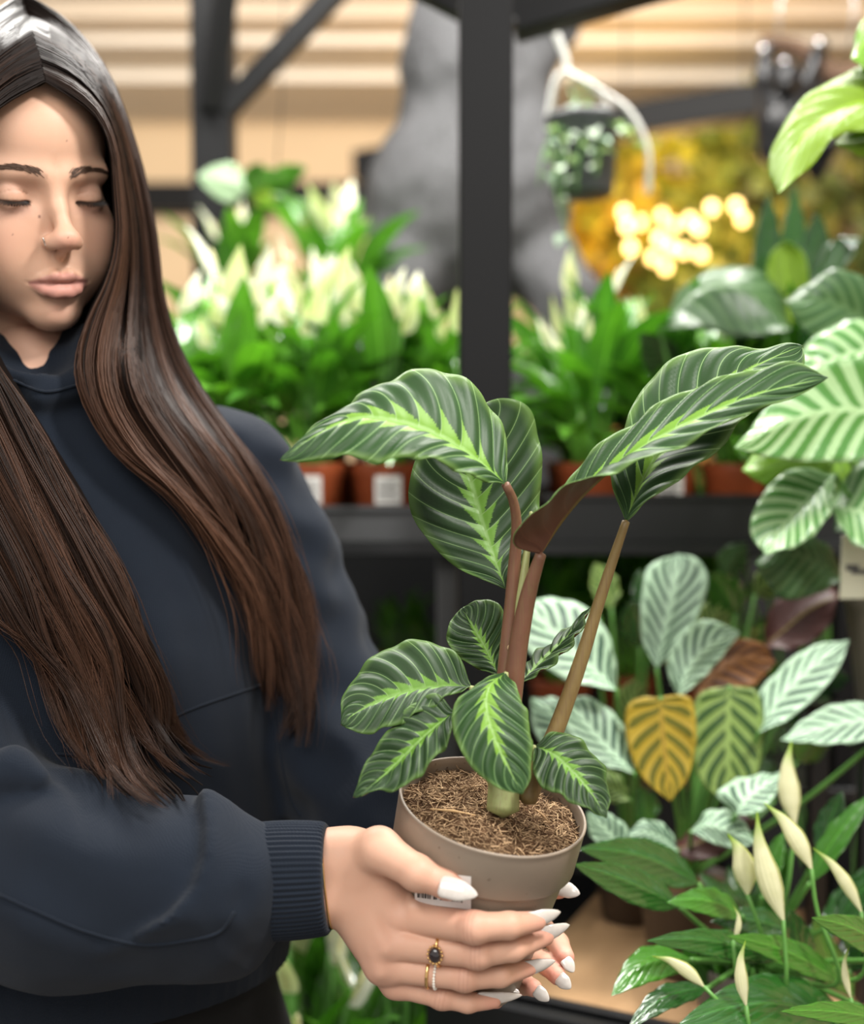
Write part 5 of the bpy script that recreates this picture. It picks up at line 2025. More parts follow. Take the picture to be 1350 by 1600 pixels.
names_z = ['peace lily at the back of the right tray below the hanging pot', 'peace lily at the back of the right tray below the string lights', 'peace lily at the back right corner of the right tray']
for k, x in enumerate((0.225, 0.345, 0.470)):
    lily((x, 1.895, zt), names_z[k], 190 + k, 32, (3, 1, 1)[k], (0.95, 0.88, 0.86)[k])

# a taller stand behind, left: blooms standing up against the wall
sp0 = W(545, 430, 2.34)
stand = empty('plant_stand', (sp0[0] - 0.14, 2.40, 0), 'dark plant stand behind the peace lilies', 'stand')
wbox('stand_top', (sp0[0] - 0.36, 2.30, 1.44), (sp0[0] + 0.04, 2.50, 1.46), M_BLACKP, stand, 0.002)
for sx in (-0.34, 0.02):
    wbox('leg', (sp0[0] + sx - 0.012, 2.38, 0), (sp0[0] + sx + 0.012, 2.404, 1.44), M_STEEL, stand)
lily((sp0[0] - 0.03, 2.36, 1.4605), 'tall peace lily standing high beside the grey ape statue', 150, 28, 9, 1.10)
lily((sp0[0] - 0.22, 2.40, 1.4605), 'peace lily on the high stand in front of the slanting brace', 151, 16, 5, 1.05)

# low shelf, seen under the sleeve
names_low = ['peace lily low on the bottom shelf just right of the trousers', 'peace lily low on the bottom shelf under the cuff', 'peace lily low on the bottom shelf under the gripping hand', 'peace lily at the back of the bottom shelf']
for k, (px, d) in enumerate(((475, 1.33), (545, 1.45), (615, 1.33), (560, 1.72))):
    p = W(px, 1500, d)
    lily((p[0], d + 0.02, 0.4405), names_low[k], 160 + k, 26, 7, 1.12)
# middle shelf in the shade
names_mid = ['shaded peace lily in an orange pot under the tray, left of the grey leg', 'shaded peace lily in an orange pot under the tray, right of the grey leg', 'shaded peace lily on the middle shelf behind the thin olive stem', 'shaded peace lily on the middle shelf behind the pale feathered leaf', 'shaded peace lily, right end of the middle shelf']
for k, (x, y, sc) in enumerate(((-0.06, 2.05, 0.42), (0.0, 1.98, 0.42), (0.20, 1.86, 0.95), (0.31, 1.90, 0.95), (0.43, 1.86, 1.0))):
    lily((x, y, 0.9225), names_mid[k], 170 + k, 20 if k < 2 else 26, 0 if k < 2 else 2, sc, mats='g')
# ================================================================== the plants on the right
M_MINT = mat_feather('mint_feather_leaf', (0.42, 0.60, 0.42), (0.012, 0.062, 0.032), N=8, slant=0.30, lo=0.04, hi=1.0, width=0.24)
M_YEL = mat_feather('yellow_feather_leaf', (0.56, 0.40, 0.045), (0.155, 0.155, 0.015), N=6.5, slant=0.34, lo=0.02, hi=1.05, width=0.24, vein=(0.40, 0.25, 0.04), transl=0.35)
M_OLI = mat_feather('olive_feather_leaf', (0.26, 0.38, 0.10), (0.030, 0.085, 0.015), N=7, slant=0.34, lo=0.02, hi=1.05, width=0.26, transl=0.25)
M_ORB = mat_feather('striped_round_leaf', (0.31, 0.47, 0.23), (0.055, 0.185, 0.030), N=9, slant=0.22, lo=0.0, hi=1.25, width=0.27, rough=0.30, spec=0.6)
M_ORBD = mat_feather('dark_striped_leaf', (0.060, 0.125, 0.042), (0.022, 0.070, 0.016), N=9, slant=0.25, lo=0.0, hi=1.25, width=0.25, rough=0.35)  # striped leaf with darker green ground and stripes
M_BRN = mat_feather('rust_leaf', (0.240, 0.100, 0.030), (0.065, 0.022, 0.012), N=7, slant=0.3, hi=0.95, width=0.25, transl=0.2)
M_MAR2 = mat_under('dark_maroon_leaf', (0.060, 0.018, 0.014))
M_MINTU = mat_under('mint_leaf_back', (0.16, 0.25, 0.10))
M_LIME = mat_plain_leaf('lime_leaf', (0.15, 0.27, 0.015), (0.21, 0.34, 0.025), rough=0.45, transl=0.35, coat=0.0, spec=0.3)
M_GPOT = pot_material('warm_grey_pot', (0.230, 0.195, 0.160))
M_CARD = simple('cream_card', (0.62, 0.62, 0.48), 0.7)
M_WOOD = None
t = NT('kraft_board')
st = t.noise(1.0, 4, t.mapping(t.coord(), (30, 6, 30)))
M_WOOD = t.p(color=t.mix(st, (0.30, 0.175, 0.085), (0.47, 0.30, 0.16)), rough=0.75, spec=0.2)

# bench carrying them
bo = np.array([0.0163, 1.245, 0.0])
brz = -math.atan2(0.076, 0.158)
bench = empty('plant_bench', bo, 'low bench with a tan board top and a black front rail', 'bench', rz=brz)


def bbox(name, lo, hi, mat, bev=0.002, parent=None):
    V, F = box(lo, hi, bev)
    return obj(name, mesh(name, V, F, mat, smooth=False), parent or bench)


ZB = 0.80
bbox('bench_top', (-0.02, 0.0, ZB - 0.03), (1.25, 0.42, ZB - 0.004), M_BLACKP)
bbox('board', (0.05, 0.035, ZB - 0.004), (1.22, 0.40, ZB), M_WOOD)
bbox('front_rail', (-0.02, -0.014, ZB - 0.05), (1.25, 0.0, ZB + 0.006), M_BLACKP)
bbox('front_rail', (-0.02, 0.022, ZB - 0.004), (1.25, 0.034, ZB + 0.004), M_BLACKP)
for x, y in ((0.02, 0.03), (1.2, 0.03), (0.02, 0.38), (1.2, 0.38)):
    bbox('leg', (x - 0.015, y - 0.015, 0), (x + 0.015, y + 0.015, ZB - 0.03), M_BLACKP)


def plant_root(name, px, d, z, label, cat='potted plant', group=None):
    p = W(px, 1400, d)
    return empty(name, (p[0], p[1], z), label, cat, group)


def add_pot(root, r, h, mat, name='pot'):
    obj(name, pot_mesh(name, r, h, mat), root)
    obj('soil', soil_mesh(r, h), root)


def stalk(root, pts, r0, r1, mat, n=18, name='leaf_stalk'):
    P = resample(catmull(CL(pts), 80), n)
    V, F = tube(P, np.linspace(r0, r1, n), 8)
    return cobj(name, V, F, mat, root)


def pl_leaf(root, mid, L, R, mats, d=None, **kw):
    """leaf given in pixels with one depth, or with depths"""
    f = lambda a: [tuple(q) if len(q) == 3 else (q[0], q[1], d) for q in a]
    kw.setdefault('nu', 34); kw.setdefault('nv', 6); kw.setdefault('ripple', 0.0018)
    return loft_leaf('leaf', f(mid), f(L), f(R), root, mats, **kw)


def sh(a, dd):
    """depth gradient helper: list of (px,py) -> with depths dd[0]..dd[1]"""
    n = len(a)
    return [(p[0], p[1], dd[0] + (dd[1] - dd[0]) * i / (n - 1)) for i, p in enumerate(a)]


def lens(a, b, w, d0, d1):
    a, b = np.array(a, float), np.array(b, float)
    nrm = unit(np.array([-(b - a)[1], (b - a)[0]])) * w
    u = np.linspace(0, 1, 9)
    pr_ = np.sin(np.pi * u ** 0.7) ** 0.8
    c = a + (b - a) * u[:, None] + np.array([0, -6.0]) * np.sin(np.pi * u)[:, None]
    dd = d0 + (d1 - d0) * u
    f = lambda q, e: [(q[i, 0], q[i, 1], dd[i] + e * pr_[i]) for i in range(9)]
    return f(c, 0), f(c + nrm * pr_[:, None], w / FPX), f(c - nrm * pr_[:, None], -w / FPX * 0.5)


def rootpx(root, top):
    """pixel and depth of a plant's crown"""
    w = np.array(root.location) + np.array([0, 0, top])
    y = w[1] * CP - (w[2] - CAMZ) * SP_
    z = w[1] * SP_ + (w[2] - CAMZ) * CP
    return 675 + FPX * w[0] / y, 800 - FPX * z / y, y


def auto_stalk(root, top, base, mat, r=0.0022):
    c = rootpx(root, top)
    m = ((c[0] * 0.45 + base[0] * 0.55), c[1] * 0.5 + base[1] * 0.5, (c[2] + base[2]) / 2)
    stalk(root, [c, m, base], r * 1.3, r, mat)


M_BPOT = pot_material('brown_pot', (0.060, 0.040, 0.028))
# --- mint feather plant (nearest of the two)
cal = plant_root('potted_calathea', 1075, 1.33, ZB, 'mint-green feather-patterned calathea with one yellow leaf behind the lily buds')
add_pot(cal, 0.055, 0.10, M_BPOT)
mm = [M_MINT, M_MINT]
my, mo, mb = [M_YEL, M_YEL], [M_OLI, M_OLI], [M_BRN, M_BRN]


def cal_leaf(mid, L, R, mats, flip=False, root=cal, st=True, seed=0, N=8, **kw):
    top_ = 0.10 if root is cal else 0.065
    o = pl_leaf(root, mid, L, R, mats, flip=flip, seed=seed, N=N, slant=0.30, **kw)
    if st: auto_stalk(root, top_, mid[0], M_GSTEM)
    return o


cal_leaf(sh([(1026, 1044), (1040, 980), (1052, 920), (1058, 866)], (1.27, 1.31)),
         sh([(1026, 1044), (1005, 1005), (1002, 935), (1014, 885), (1058, 866)], (1.27, 1.31)), sh([(1026, 1044), (1062, 1010), (1096, 950), (1106, 900), (1088, 872), (1058, 866)], (1.27, 1.31)), mm, flip=True, seed=1)
cal_leaf(sh([(1060, 1090), (1078, 1042), (1110, 1010), (1157, 988)], (1.24, 1.27)),
         sh([(1060, 1090), (1042, 1040), (1064, 988), (1102, 968), (1157, 988)], (1.25, 1.27)), sh([(1060, 1090), (1096, 1062), (1128, 1026), (1157, 988)], (1.24, 1.27)), mm, flip=True, seed=2)
cal_leaf(sh([(1186, 1144), (1220, 1090), (1265, 1045), (1327, 1000)], (1.22, 1.25)),
         sh([(1186, 1144), (1176, 1105), (1213, 1050), (1268, 1010), (1327, 1000)], (1.24, 1.26)), sh([(1186, 1144), (1228, 1126), (1282, 1082), (1312, 1042), (1327, 1000)], (1.20, 1.25)), mm, flip=True, seed=3)
cal_leaf(sh([(1405, 1128), (1340, 1126), (1280, 1140), (1220, 1156)], (1.20, 1.20)),
         sh([(1405, 1128), (1340, 1097), (1278, 1110), (1220, 1156)], (1.22, 1.21)), sh([(1405, 1128), (1350, 1157), (1290, 1163), (1220, 1156)], (1.18, 1.19)), mm, flip=False, seed=4)
cal_leaf(sh([(1150, 1274), (1170, 1246), (1196, 1226), (1230, 1205)], (1.16, 1.19)),
         sh([(1150, 1274), (1120, 1240), (1150, 1218), (1190, 1210), (1230, 1205)], (1.18, 1.20)), sh([(1150, 1274), (1192, 1266), (1212, 1240), (1230, 1205)], (1.15, 1.18)), mm, flip=True, seed=5)
cal_leaf(sh([(1032, 1090), (1036, 1150), (1042, 1200), (1047, 1252)], (1.19, 1.18)),
         sh([(1032, 1090), (1000, 1090), (980, 1102), (977, 1140), (985, 1180), (1004, 1216), (1047, 1252)], (1.19, 1.18)), sh([(1032, 1090), (1062, 1085), (1080, 1092), (1088, 1140), (1084, 1185), (1072, 1220), (1047, 1252)], (1.19, 1.18)), my, flip=False, seed=6, N=6.5)
cal_leaf(sh([(1140, 1072), (1138, 1130), (1138, 1190), (1142, 1262)], (1.235, 1.215)),
         sh([(1140, 1072), (1092, 1085), (1082, 1150), (1092, 1215), (1142, 1262)], (1.235, 1.215)), sh([(1140, 1072), (1182, 1080), (1192, 1150), (1180, 1215), (1142, 1262)], (1.235, 1.215)), mo, flip=False, seed=7, N=7)
cal_leaf(sh([(1085, 1100), (1110, 1060), (1150, 1030), (1212, 1035)], (1.28, 1.30)),
         sh([(1085, 1100), (1090, 1040), (1140, 1000), (1190, 1005), (1212, 1035)], (1.29, 1.31)), sh([(1085, 1100), (1130, 1090), (1180, 1070), (1212, 1035)], (1.27, 1.30)), mb, flip=True, seed=8)
cal_leaf(sh([(1040, 1330), (1090, 1318), (1130, 1300), (1185, 1280)], (1.24, 1.20)),
         sh([(1040, 1330), (1090, 1290), (1140, 1272), (1185, 1280)], (1.26, 1.21)), sh([(1040, 1330), (1100, 1345), (1150, 1320), (1185, 1280)], (1.22, 1.19)), [M_MAR2, M_MAR2], flip=True, seed=9)
cal_leaf(sh([(1080, 1300), (1105, 1290), (1140, 1300), (1182, 1318)], (1.18, 1.16)),
         sh([(1080, 1300), (1110, 1265), (1150, 1272), (1182, 1318)], (1.20, 1.17)), sh([(1080, 1300), (1115, 1318), (1150, 1325), (1182, 1318)], (1.17, 1.16)), mm, flip=True, seed=10)

cal_leaf(sh([(1195, 1010), (1225, 985), (1262, 955), (1312, 930)], (1.33, 1.31)), sh([(1195, 1010), (1200, 960), (1245, 912), (1290, 905), (1312, 930)], (1.35, 1.33)),
         sh([(1195, 1010), (1240, 1015), (1290, 985), (1312, 930)], (1.31, 1.30)), [M_MAR2, M_MAR2], flip=True, seed=21)
for k, (a, b, w) in enumerate((((1150, 960), (1110, 895), 30), ((1180, 930), (1245, 885), 24), ((1215, 1130), (1262, 1075), 26), ((1130, 900), (1165, 850), 22), ((1245, 1190), (1300, 1120), 30),
                               ((1105, 1000), (1130, 930), 26), ((1240, 1080), (1330, 1060), 26), ((1210, 1250), (1180, 1180), 24), ((1010, 1290), (1000, 1230), 24), ((1100, 1340), (1060, 1280), 26))):
    cal_leaf(*lens(a, b, w, 1.40 - 0.02 * (k % 3), 1.37 + 0.03 * (k % 2)), (([M_LEAFM, M_LEAFM], mo, [M_LEAFD, M_LEAFD], [M_ORBD, M_ORBD])[k % 4]), seed=50 + k)

# --- second, behind the held pot
cal2 = plant_root('potted_calathea', 985, 1.48, ZB, 'pale mint feather-patterned calathea close behind the held pot and olive stem')
add_pot(cal2, 0.045, 0.075, M_BPOT)
c2 = dict(root=cal2)
cal_leaf(sh([(962, 1078), (910, 1032), (862, 985), (820, 942)], (1.20, 1.22)),
         sh([(962, 1078), (882, 1062), (820, 1012), (806, 965), (820, 942)], (1.18, 1.21)), sh([(962, 1078), (958, 1010), (922, 955), (872, 934), (820, 942)], (1.23, 1.24)), mm, flip=False, seed=11, **c2)
cal_leaf(sh([(990, 1208), (950, 1170), (915, 1130), (886, 1092)], (1.18, 1.20)),
         sh([(990, 1208), (932, 1192), (893, 1150), (880, 1110), (886, 1092)], (1.17, 1.19)), sh([(990, 1208), (985, 1150), (948, 1105), (915, 1088), (886, 1092)], (1.20, 1.21)), mm, flip=False, seed=12, **c2)
cal_leaf(sh([(905, 1200), (890, 1150), (860, 1110), (830, 1090)], (1.22, 1.24)),
         sh([(905, 1200), (860, 1180), (832, 1135), (830, 1090)], (1.21, 1.23)), sh([(905, 1200), (915, 1140), (880, 1095), (830, 1090)], (1.24, 1.25)), mm, flip=False, seed=13, **c2)
cal_leaf(sh([(985, 1345), (965, 1318), (945, 1295), (918, 1268)], (1.17, 1.16)),
         sh([(985, 1345), (945, 1330), (920, 1300), (918, 1268)], (1.16, 1.15)), sh([(985, 1345), (988, 1310), (960, 1275), (918, 1268)], (1.19, 1.17)), mm, flip=False, seed=14, **c2)
cal_leaf(sh([(1060, 1330), (1035, 1310), (1005, 1300), (975, 1308)], (1.20, 1.18)),
         sh([(1060, 1330), (1030, 1330), (1000, 1325), (975, 1308)], (1.19, 1.18)), sh([(1060, 1330), (1040, 1290), (1005, 1282), (975, 1308)], (1.21, 1.19)), mm, flip=False, seed=15, **c2)
cal_leaf(sh([(985, 1250), (965, 1235), (945, 1225), (925, 1222)], (1.24, 1.24)),
         sh([(985, 1250), (962, 1255), (940, 1248), (925, 1222)], (1.23, 1.24)), sh([(985, 1250), (970, 1215), (948, 1205), (925, 1222)], (1.25, 1.25)), mo, flip=False, seed=16, **c2)

for k, (a, b, w) in enumerate((((1000, 1010), (985, 940), 26), ((975, 1130), (1005, 1060), 26), ((930, 1010), (905, 950), 24), ((1015, 960), (1000, 890), 22), ((955, 950), (930, 880), 22), ((1000, 1150), (960, 1120), 20))):
    cal_leaf(*lens(a, b, w, 1.44 - 0.02 * (k % 3), 1.42 + 0.03 * (k % 2)), (([M_LEAFD, M_LEAFD], mo, [M_LEAFM, M_LEAFM])[k % 3]), seed=70 + k, **c2)

# --- raised: striped round-leaf plant on a box
zc = 1.075
bx = W(1420, 1080, 1.36)
crate = empty('plant_plinth', (bx[0], bx[1], ZB), 'black metal plinth under the pots at the right edge', 'plinth')
wbox('plinth_top', (bx[0] - 0.095, bx[1] - 0.13, zc - 0.02), (bx[0] + 0.09, bx[1] + 0.06, zc - 0.0005), M_BLACKP, crate, 0.002)
for dx in (-0.085, 0.08):
    for dy in (-0.12, 0.05):
        wbox('leg', (bx[0] + dx - 0.01, bx[1] + dy - 0.01, ZB + 0.0005), (bx[0] + dx + 0.01, bx[1] + dy + 0.01, zc - 0.02), M_BLACKP, crate)
orb = empty('potted_orbifolia', (bx[0] - 0.005, bx[1] - 0.03, zc), 'round-leaved plant with silver stripes in a warm grey pot at the right edge', 'potted plant')
add_pot(orb, 0.078, 0.150, M_GPOT)
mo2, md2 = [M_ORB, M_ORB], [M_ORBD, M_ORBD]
tagp = W(1338, 888, 1.26)
V, F = box((-0.017, -0.001, -0.032), (0.017, 0.001, 0.034), 0.0005)
card = obj('plant_card', mesh('plant_card', V, F, M_CARD, smooth=False), orb, tagp - np.array(orb.location), (0.05, 0, 0.1))
V, F = join(box((-0.006, -0.0018, -0.006), (0.012, -0.0011, -0.001)), box((-0.012, -0.0018, -0.002), (0.002, -0.0011, 0.004)))
obj('card_print', mesh('card_print', V, F, M_INK, smooth=False), card)


def orb_leaf(mid, L, R, mats, flip=False, seed=0, N=9, root=orb, top=0.14, **kw):
    o = pl_leaf(root, mid, L, R, mats, flip=flip, seed=seed, N=N, slant=0.22, **kw)
    auto_stalk(root, top, mid[0], M_GSTEM, 0.0026)
    return o


orb_leaf(sh([(1415, 665), (1330, 640), (1240, 655), (1148, 700)], (1.22, 1.10)),
         sh([(1415, 665), (1395, 580), (1310, 562), (1215, 620), (1148, 700)], (1.26, 1.12)), sh([(1415, 665), (1370, 712), (1290, 722), (1210, 716), (1148, 700)], (1.18, 1.10)), mo2, flip=False, seed=1)
orb_leaf(sh([(1305, 742), (1262, 782), (1222, 825), (1196, 866)], (1.22, 1.17)),
         sh([(1305, 742), (1240, 732), (1192, 772), (1172, 832), (1196, 866)], (1.23, 1.17)), sh([(1305, 742), (1298, 800), (1256, 848), (1196, 866)], (1.19, 1.16)), mo2, flip=True, seed=2)
orb_leaf(sh([(1296, 790), (1340, 800), (1390, 815), (1440, 850)], (1.24, 1.20)),
         sh([(1296, 790), (1340, 728), (1400, 722), (1440, 850)], (1.26, 1.22)), sh([(1296, 790), (1330, 845), (1390, 870), (1440, 850)], (1.21, 1.18)), mo2, flip=True, seed=3)
orb_leaf(sh([(1320, 700), (1270, 700), (1215, 718), (1160, 735)], (1.27, 1.23)),
         sh([(1320, 700), (1260, 665), (1200, 680), (1160, 735)], (1.28, 1.24)), sh([(1320, 700), (1280, 755), (1210, 765), (1160, 735)], (1.25, 1.22)), [M_LEAFB, M_LEAFB], flip=True, seed=4)
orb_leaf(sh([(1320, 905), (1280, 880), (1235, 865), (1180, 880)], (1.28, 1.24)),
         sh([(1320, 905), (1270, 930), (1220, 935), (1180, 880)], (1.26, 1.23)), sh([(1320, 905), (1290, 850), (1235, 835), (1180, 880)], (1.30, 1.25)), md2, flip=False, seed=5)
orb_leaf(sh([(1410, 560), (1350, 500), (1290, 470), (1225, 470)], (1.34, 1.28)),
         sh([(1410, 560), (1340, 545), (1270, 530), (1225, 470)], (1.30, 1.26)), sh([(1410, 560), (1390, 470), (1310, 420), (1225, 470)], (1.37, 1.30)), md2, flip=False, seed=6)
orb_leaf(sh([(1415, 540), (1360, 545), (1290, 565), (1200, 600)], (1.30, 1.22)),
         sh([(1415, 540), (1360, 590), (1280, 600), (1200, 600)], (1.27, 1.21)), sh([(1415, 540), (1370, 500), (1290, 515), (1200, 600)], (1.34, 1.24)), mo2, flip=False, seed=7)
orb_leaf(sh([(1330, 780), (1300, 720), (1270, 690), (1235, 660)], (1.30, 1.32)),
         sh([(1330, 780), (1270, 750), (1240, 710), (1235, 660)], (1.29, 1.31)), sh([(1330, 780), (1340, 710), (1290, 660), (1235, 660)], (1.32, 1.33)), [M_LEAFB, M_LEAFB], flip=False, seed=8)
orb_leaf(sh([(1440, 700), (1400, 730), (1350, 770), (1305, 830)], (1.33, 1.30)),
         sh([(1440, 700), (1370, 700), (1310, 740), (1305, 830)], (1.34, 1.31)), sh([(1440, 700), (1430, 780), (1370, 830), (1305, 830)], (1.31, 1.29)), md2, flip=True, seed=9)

# --- dark large-leaved plant standing behind it
ob2 = empty('potted_foliage_plant', (0.72, 1.95, 0.0), 'tall dark-leaved foliage plant with a lime young leaf behind the arching leaf tips', 'potted plant')
add_pot(ob2, 0.14, 0.36, M_GPOT)
kw2 = dict(root=ob2, top=0.35)
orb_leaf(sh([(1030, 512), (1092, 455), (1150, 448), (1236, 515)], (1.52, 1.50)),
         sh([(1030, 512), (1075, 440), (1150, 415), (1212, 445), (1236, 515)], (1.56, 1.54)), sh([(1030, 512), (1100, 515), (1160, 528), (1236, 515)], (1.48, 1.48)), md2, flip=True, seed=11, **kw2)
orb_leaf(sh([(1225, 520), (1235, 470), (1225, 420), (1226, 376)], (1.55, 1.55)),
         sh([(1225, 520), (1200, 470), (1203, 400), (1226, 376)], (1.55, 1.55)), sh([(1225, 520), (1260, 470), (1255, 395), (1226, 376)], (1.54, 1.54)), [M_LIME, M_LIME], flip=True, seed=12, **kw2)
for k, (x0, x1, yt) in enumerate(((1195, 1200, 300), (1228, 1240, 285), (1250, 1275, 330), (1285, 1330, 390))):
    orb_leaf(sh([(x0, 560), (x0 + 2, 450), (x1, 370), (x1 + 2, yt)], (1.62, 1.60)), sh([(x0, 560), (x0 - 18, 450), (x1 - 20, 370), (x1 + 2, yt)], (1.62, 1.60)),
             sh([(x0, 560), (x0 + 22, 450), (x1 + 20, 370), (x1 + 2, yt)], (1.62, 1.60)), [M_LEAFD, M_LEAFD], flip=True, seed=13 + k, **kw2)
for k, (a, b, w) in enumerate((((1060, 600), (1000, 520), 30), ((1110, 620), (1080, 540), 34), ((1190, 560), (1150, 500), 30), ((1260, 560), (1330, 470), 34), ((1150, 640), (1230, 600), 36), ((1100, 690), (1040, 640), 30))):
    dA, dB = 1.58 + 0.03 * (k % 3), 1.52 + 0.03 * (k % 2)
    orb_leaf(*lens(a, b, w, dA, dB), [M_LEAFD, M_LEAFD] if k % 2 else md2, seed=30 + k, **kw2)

# --- lime leaf reaching in at the top right
ph = plant_root('climbing_plant', 1720, 1.24, ZB, 'climbing plant reaching in with large lime leaves at the top right corner')
add_pot(ph, 0.08, 0.15, M_GPOT)
stalk(ph, [rootpx(ph, 0.13), (1500, 800, 1.34), (1480, 400, 1.30), (1440, 180, 1.25), (1400, 60, 1.24)], 0.007, 0.004, M_GSTEM, 24, 'stem')
pl_leaf(ph, sh([(1440, 175), (1345, 160), (1262, 205), (1216, 302)], (1.25, 1.12)), sh([(1440, 175), (1400, 100), (1310, 120), (1236, 175), (1200, 262), (1216, 302)], (1.28, 1.13)),
        sh([(1440, 175), (1400, 215), (1320, 205), (1265, 262), (1216, 302)], (1.20, 1.11)), [M_LIME, M_LIME], flip=True, N=8, slant=0.3)
pl_leaf(ph, sh([(1440, 200), (1400, 195), (1355, 210), (1305, 225)], (1.25, 1.18)), sh([(1440, 200), (1400, 165), (1350, 175), (1305, 225)], (1.27, 1.19)),
        sh([(1440, 200), (1400, 240), (1350, 245), (1305, 225)], (1.22, 1.17)), [M_LIME, M_LIME], flip=True, N=8, slant=0.3)
pl_leaf(ph, sh([(1430, 90), (1390, 75), (1360, 62), (1330, 90)], (1.24, 1.20)), sh([(1430, 90), (1400, 40), (1350, 30), (1330, 90)], (1.26, 1.21)),
        sh([(1430, 90), (1400, 115), (1360, 115), (1330, 90)], (1.22, 1.19)), [M_LEAFB, M_LEAFB], flip=True, N=8, slant=0.3)

# ================================================================== peace lily in the lower right corner
lil = plant_root('potted_peace_lily', 1175, 1.19, ZB, 'glossy peace lily with slender cream buds in the lower right corner', group='peace lilies on the display')
add_pot(lil, 0.062, 0.072, M_GPOT)
ml = [M_LEAFD, M_LEAFD]
mg = [M_LEAFM, M_LEAFM]


def ll(base, tip, w, d0, d1, mats=ml, bend=0.0, asym=1.0, seed=0):
    """lily leaf between two pixels with half width w px"""
    a, b = np.array(base, float), np.array(tip, float)
    ax = b - a
    nrm = unit(np.array([-ax[1], ax[0]]))
    if nrm[1] > 0: nrm = -nrm                      # towards the top of the picture
    u = np.linspace(0, 1, 9)
    prof_ = np.sin(np.pi * u ** 0.80) ** 0.85
    c = a[None] + ax[None] * u[:, None] + nrm[None] * (bend * np.sin(np.pi * u))[:, None]
    up_ = c + nrm[None] * (w * prof_)[:, None]
    dn = c - nrm[None] * (w * asym * prof_)[:, None]
    dd = np.linspace(d0, d1, 9)
    dip = w / FPX * 1.1
    mid = [(c[i, 0], c[i, 1], dd[i]) for i in range(9)]
    A = [(up_[i, 0], up_[i, 1], dd[i] + dip * 1.1 * prof_[i]) for i in range(9)]
    B = [(dn[i, 0], dn[i, 1], dd[i] - dip * 0.9 * prof_[i]) for i in range(9)]
    right = ax[0] > 0
    loft_leaf('leaf', mid, A, B, lil, mats, nu=30, nv=6, N=9, slant=0.35, corr=0.0007, ripple=0.0012, flip=right, seed=seed)
    auto_stalk(lil, 0.066, mid[0], M_GSTEM, 0.0022)


ll((1092, 1382), (905, 1326), 30, 1.10, 1.02, ml, 16, 1.1, 1)
ll((1062, 1418), (896, 1350), 26, 1.06, 0.99, ml, 6, 1.1, 2)
ll((1160, 1432), (1042, 1410), 22, 1.06, 1.02, mg, 14, 1.0, 3)
ll((1215, 1500), (1010, 1470), 20, 1.04, 0.97, ml, 14, 1.2, 4)
ll((1315, 1535), (1135, 1462), 22, 1.05, 0.98, mg, 12, 1.0, 5)
ll((1400, 1500), (1268, 1434), 22, 1.00, 0.94, mg, 14, 1.2, 6)
ll((1330, 1600), (1060, 1600), 48, 1.02, 0.93, ml, 32, 1.0, 7)
ll((1080, 1500), (955, 1556), 26, 1.03, 0.96, mg, 24, 1.2, 8)
ll((1400, 1600), (1220, 1580), 18, 0.97, 0.90, mg, 8, 1.0, 9)
ll((1280, 1330), (1316, 1236), 22, 1.14, 1.14, ml, 0, 1.0, 10)
ll((1265, 1380), (1370, 1235), 20, 1.12, 1.12, mg, 8, 1.0, 11)
ll((1255, 1520), (1235, 1420), 26, 1.08, 1.06, ml, 0, 1.0, 12)
ll((1310, 1440), (1400, 1360), 24, 1.10, 1.08, ml, 10, 1.0, 13)
ll((1190, 1400), (1225, 1300), 20, 1.14, 1.15, mg, 4, 1.0, 14)
ll((1330, 1520), (1420, 1400), 26, 1.08, 1.04, ml, 10, 1.0, 15)
ll((1105, 1545), (980, 1610), 20, 1.00, 0.94, ml, 18, 1.0, 16)
ll((1240, 1460), (1110, 1440), 22, 1.09, 1.06, ml, 12, 1.0, 17)
ll((1180, 1560), (1100, 1660), 26, 0.98, 0.93, ml, 14, 1.0, 18)


rg_ = np.random.default_rng(12)
for k in range(16):
    bx_, by_ = rg_.uniform(1130, 1360), rg_.uniform(1430, 1560)
    an_ = rg_.uniform(-0.9, 0.9)
    ln_ = rg_.uniform(90, 140)
    ll((bx_, by_), (bx_ + ln_ * math.sin(an_), by_ - ln_ * math.cos(an_)), rg_.uniform(18, 26), 1.17, 1.14 + 0.04 * (k % 3), ml if k % 3 else mg, rg_.uniform(-8, 8), 1.0, 40 + k)


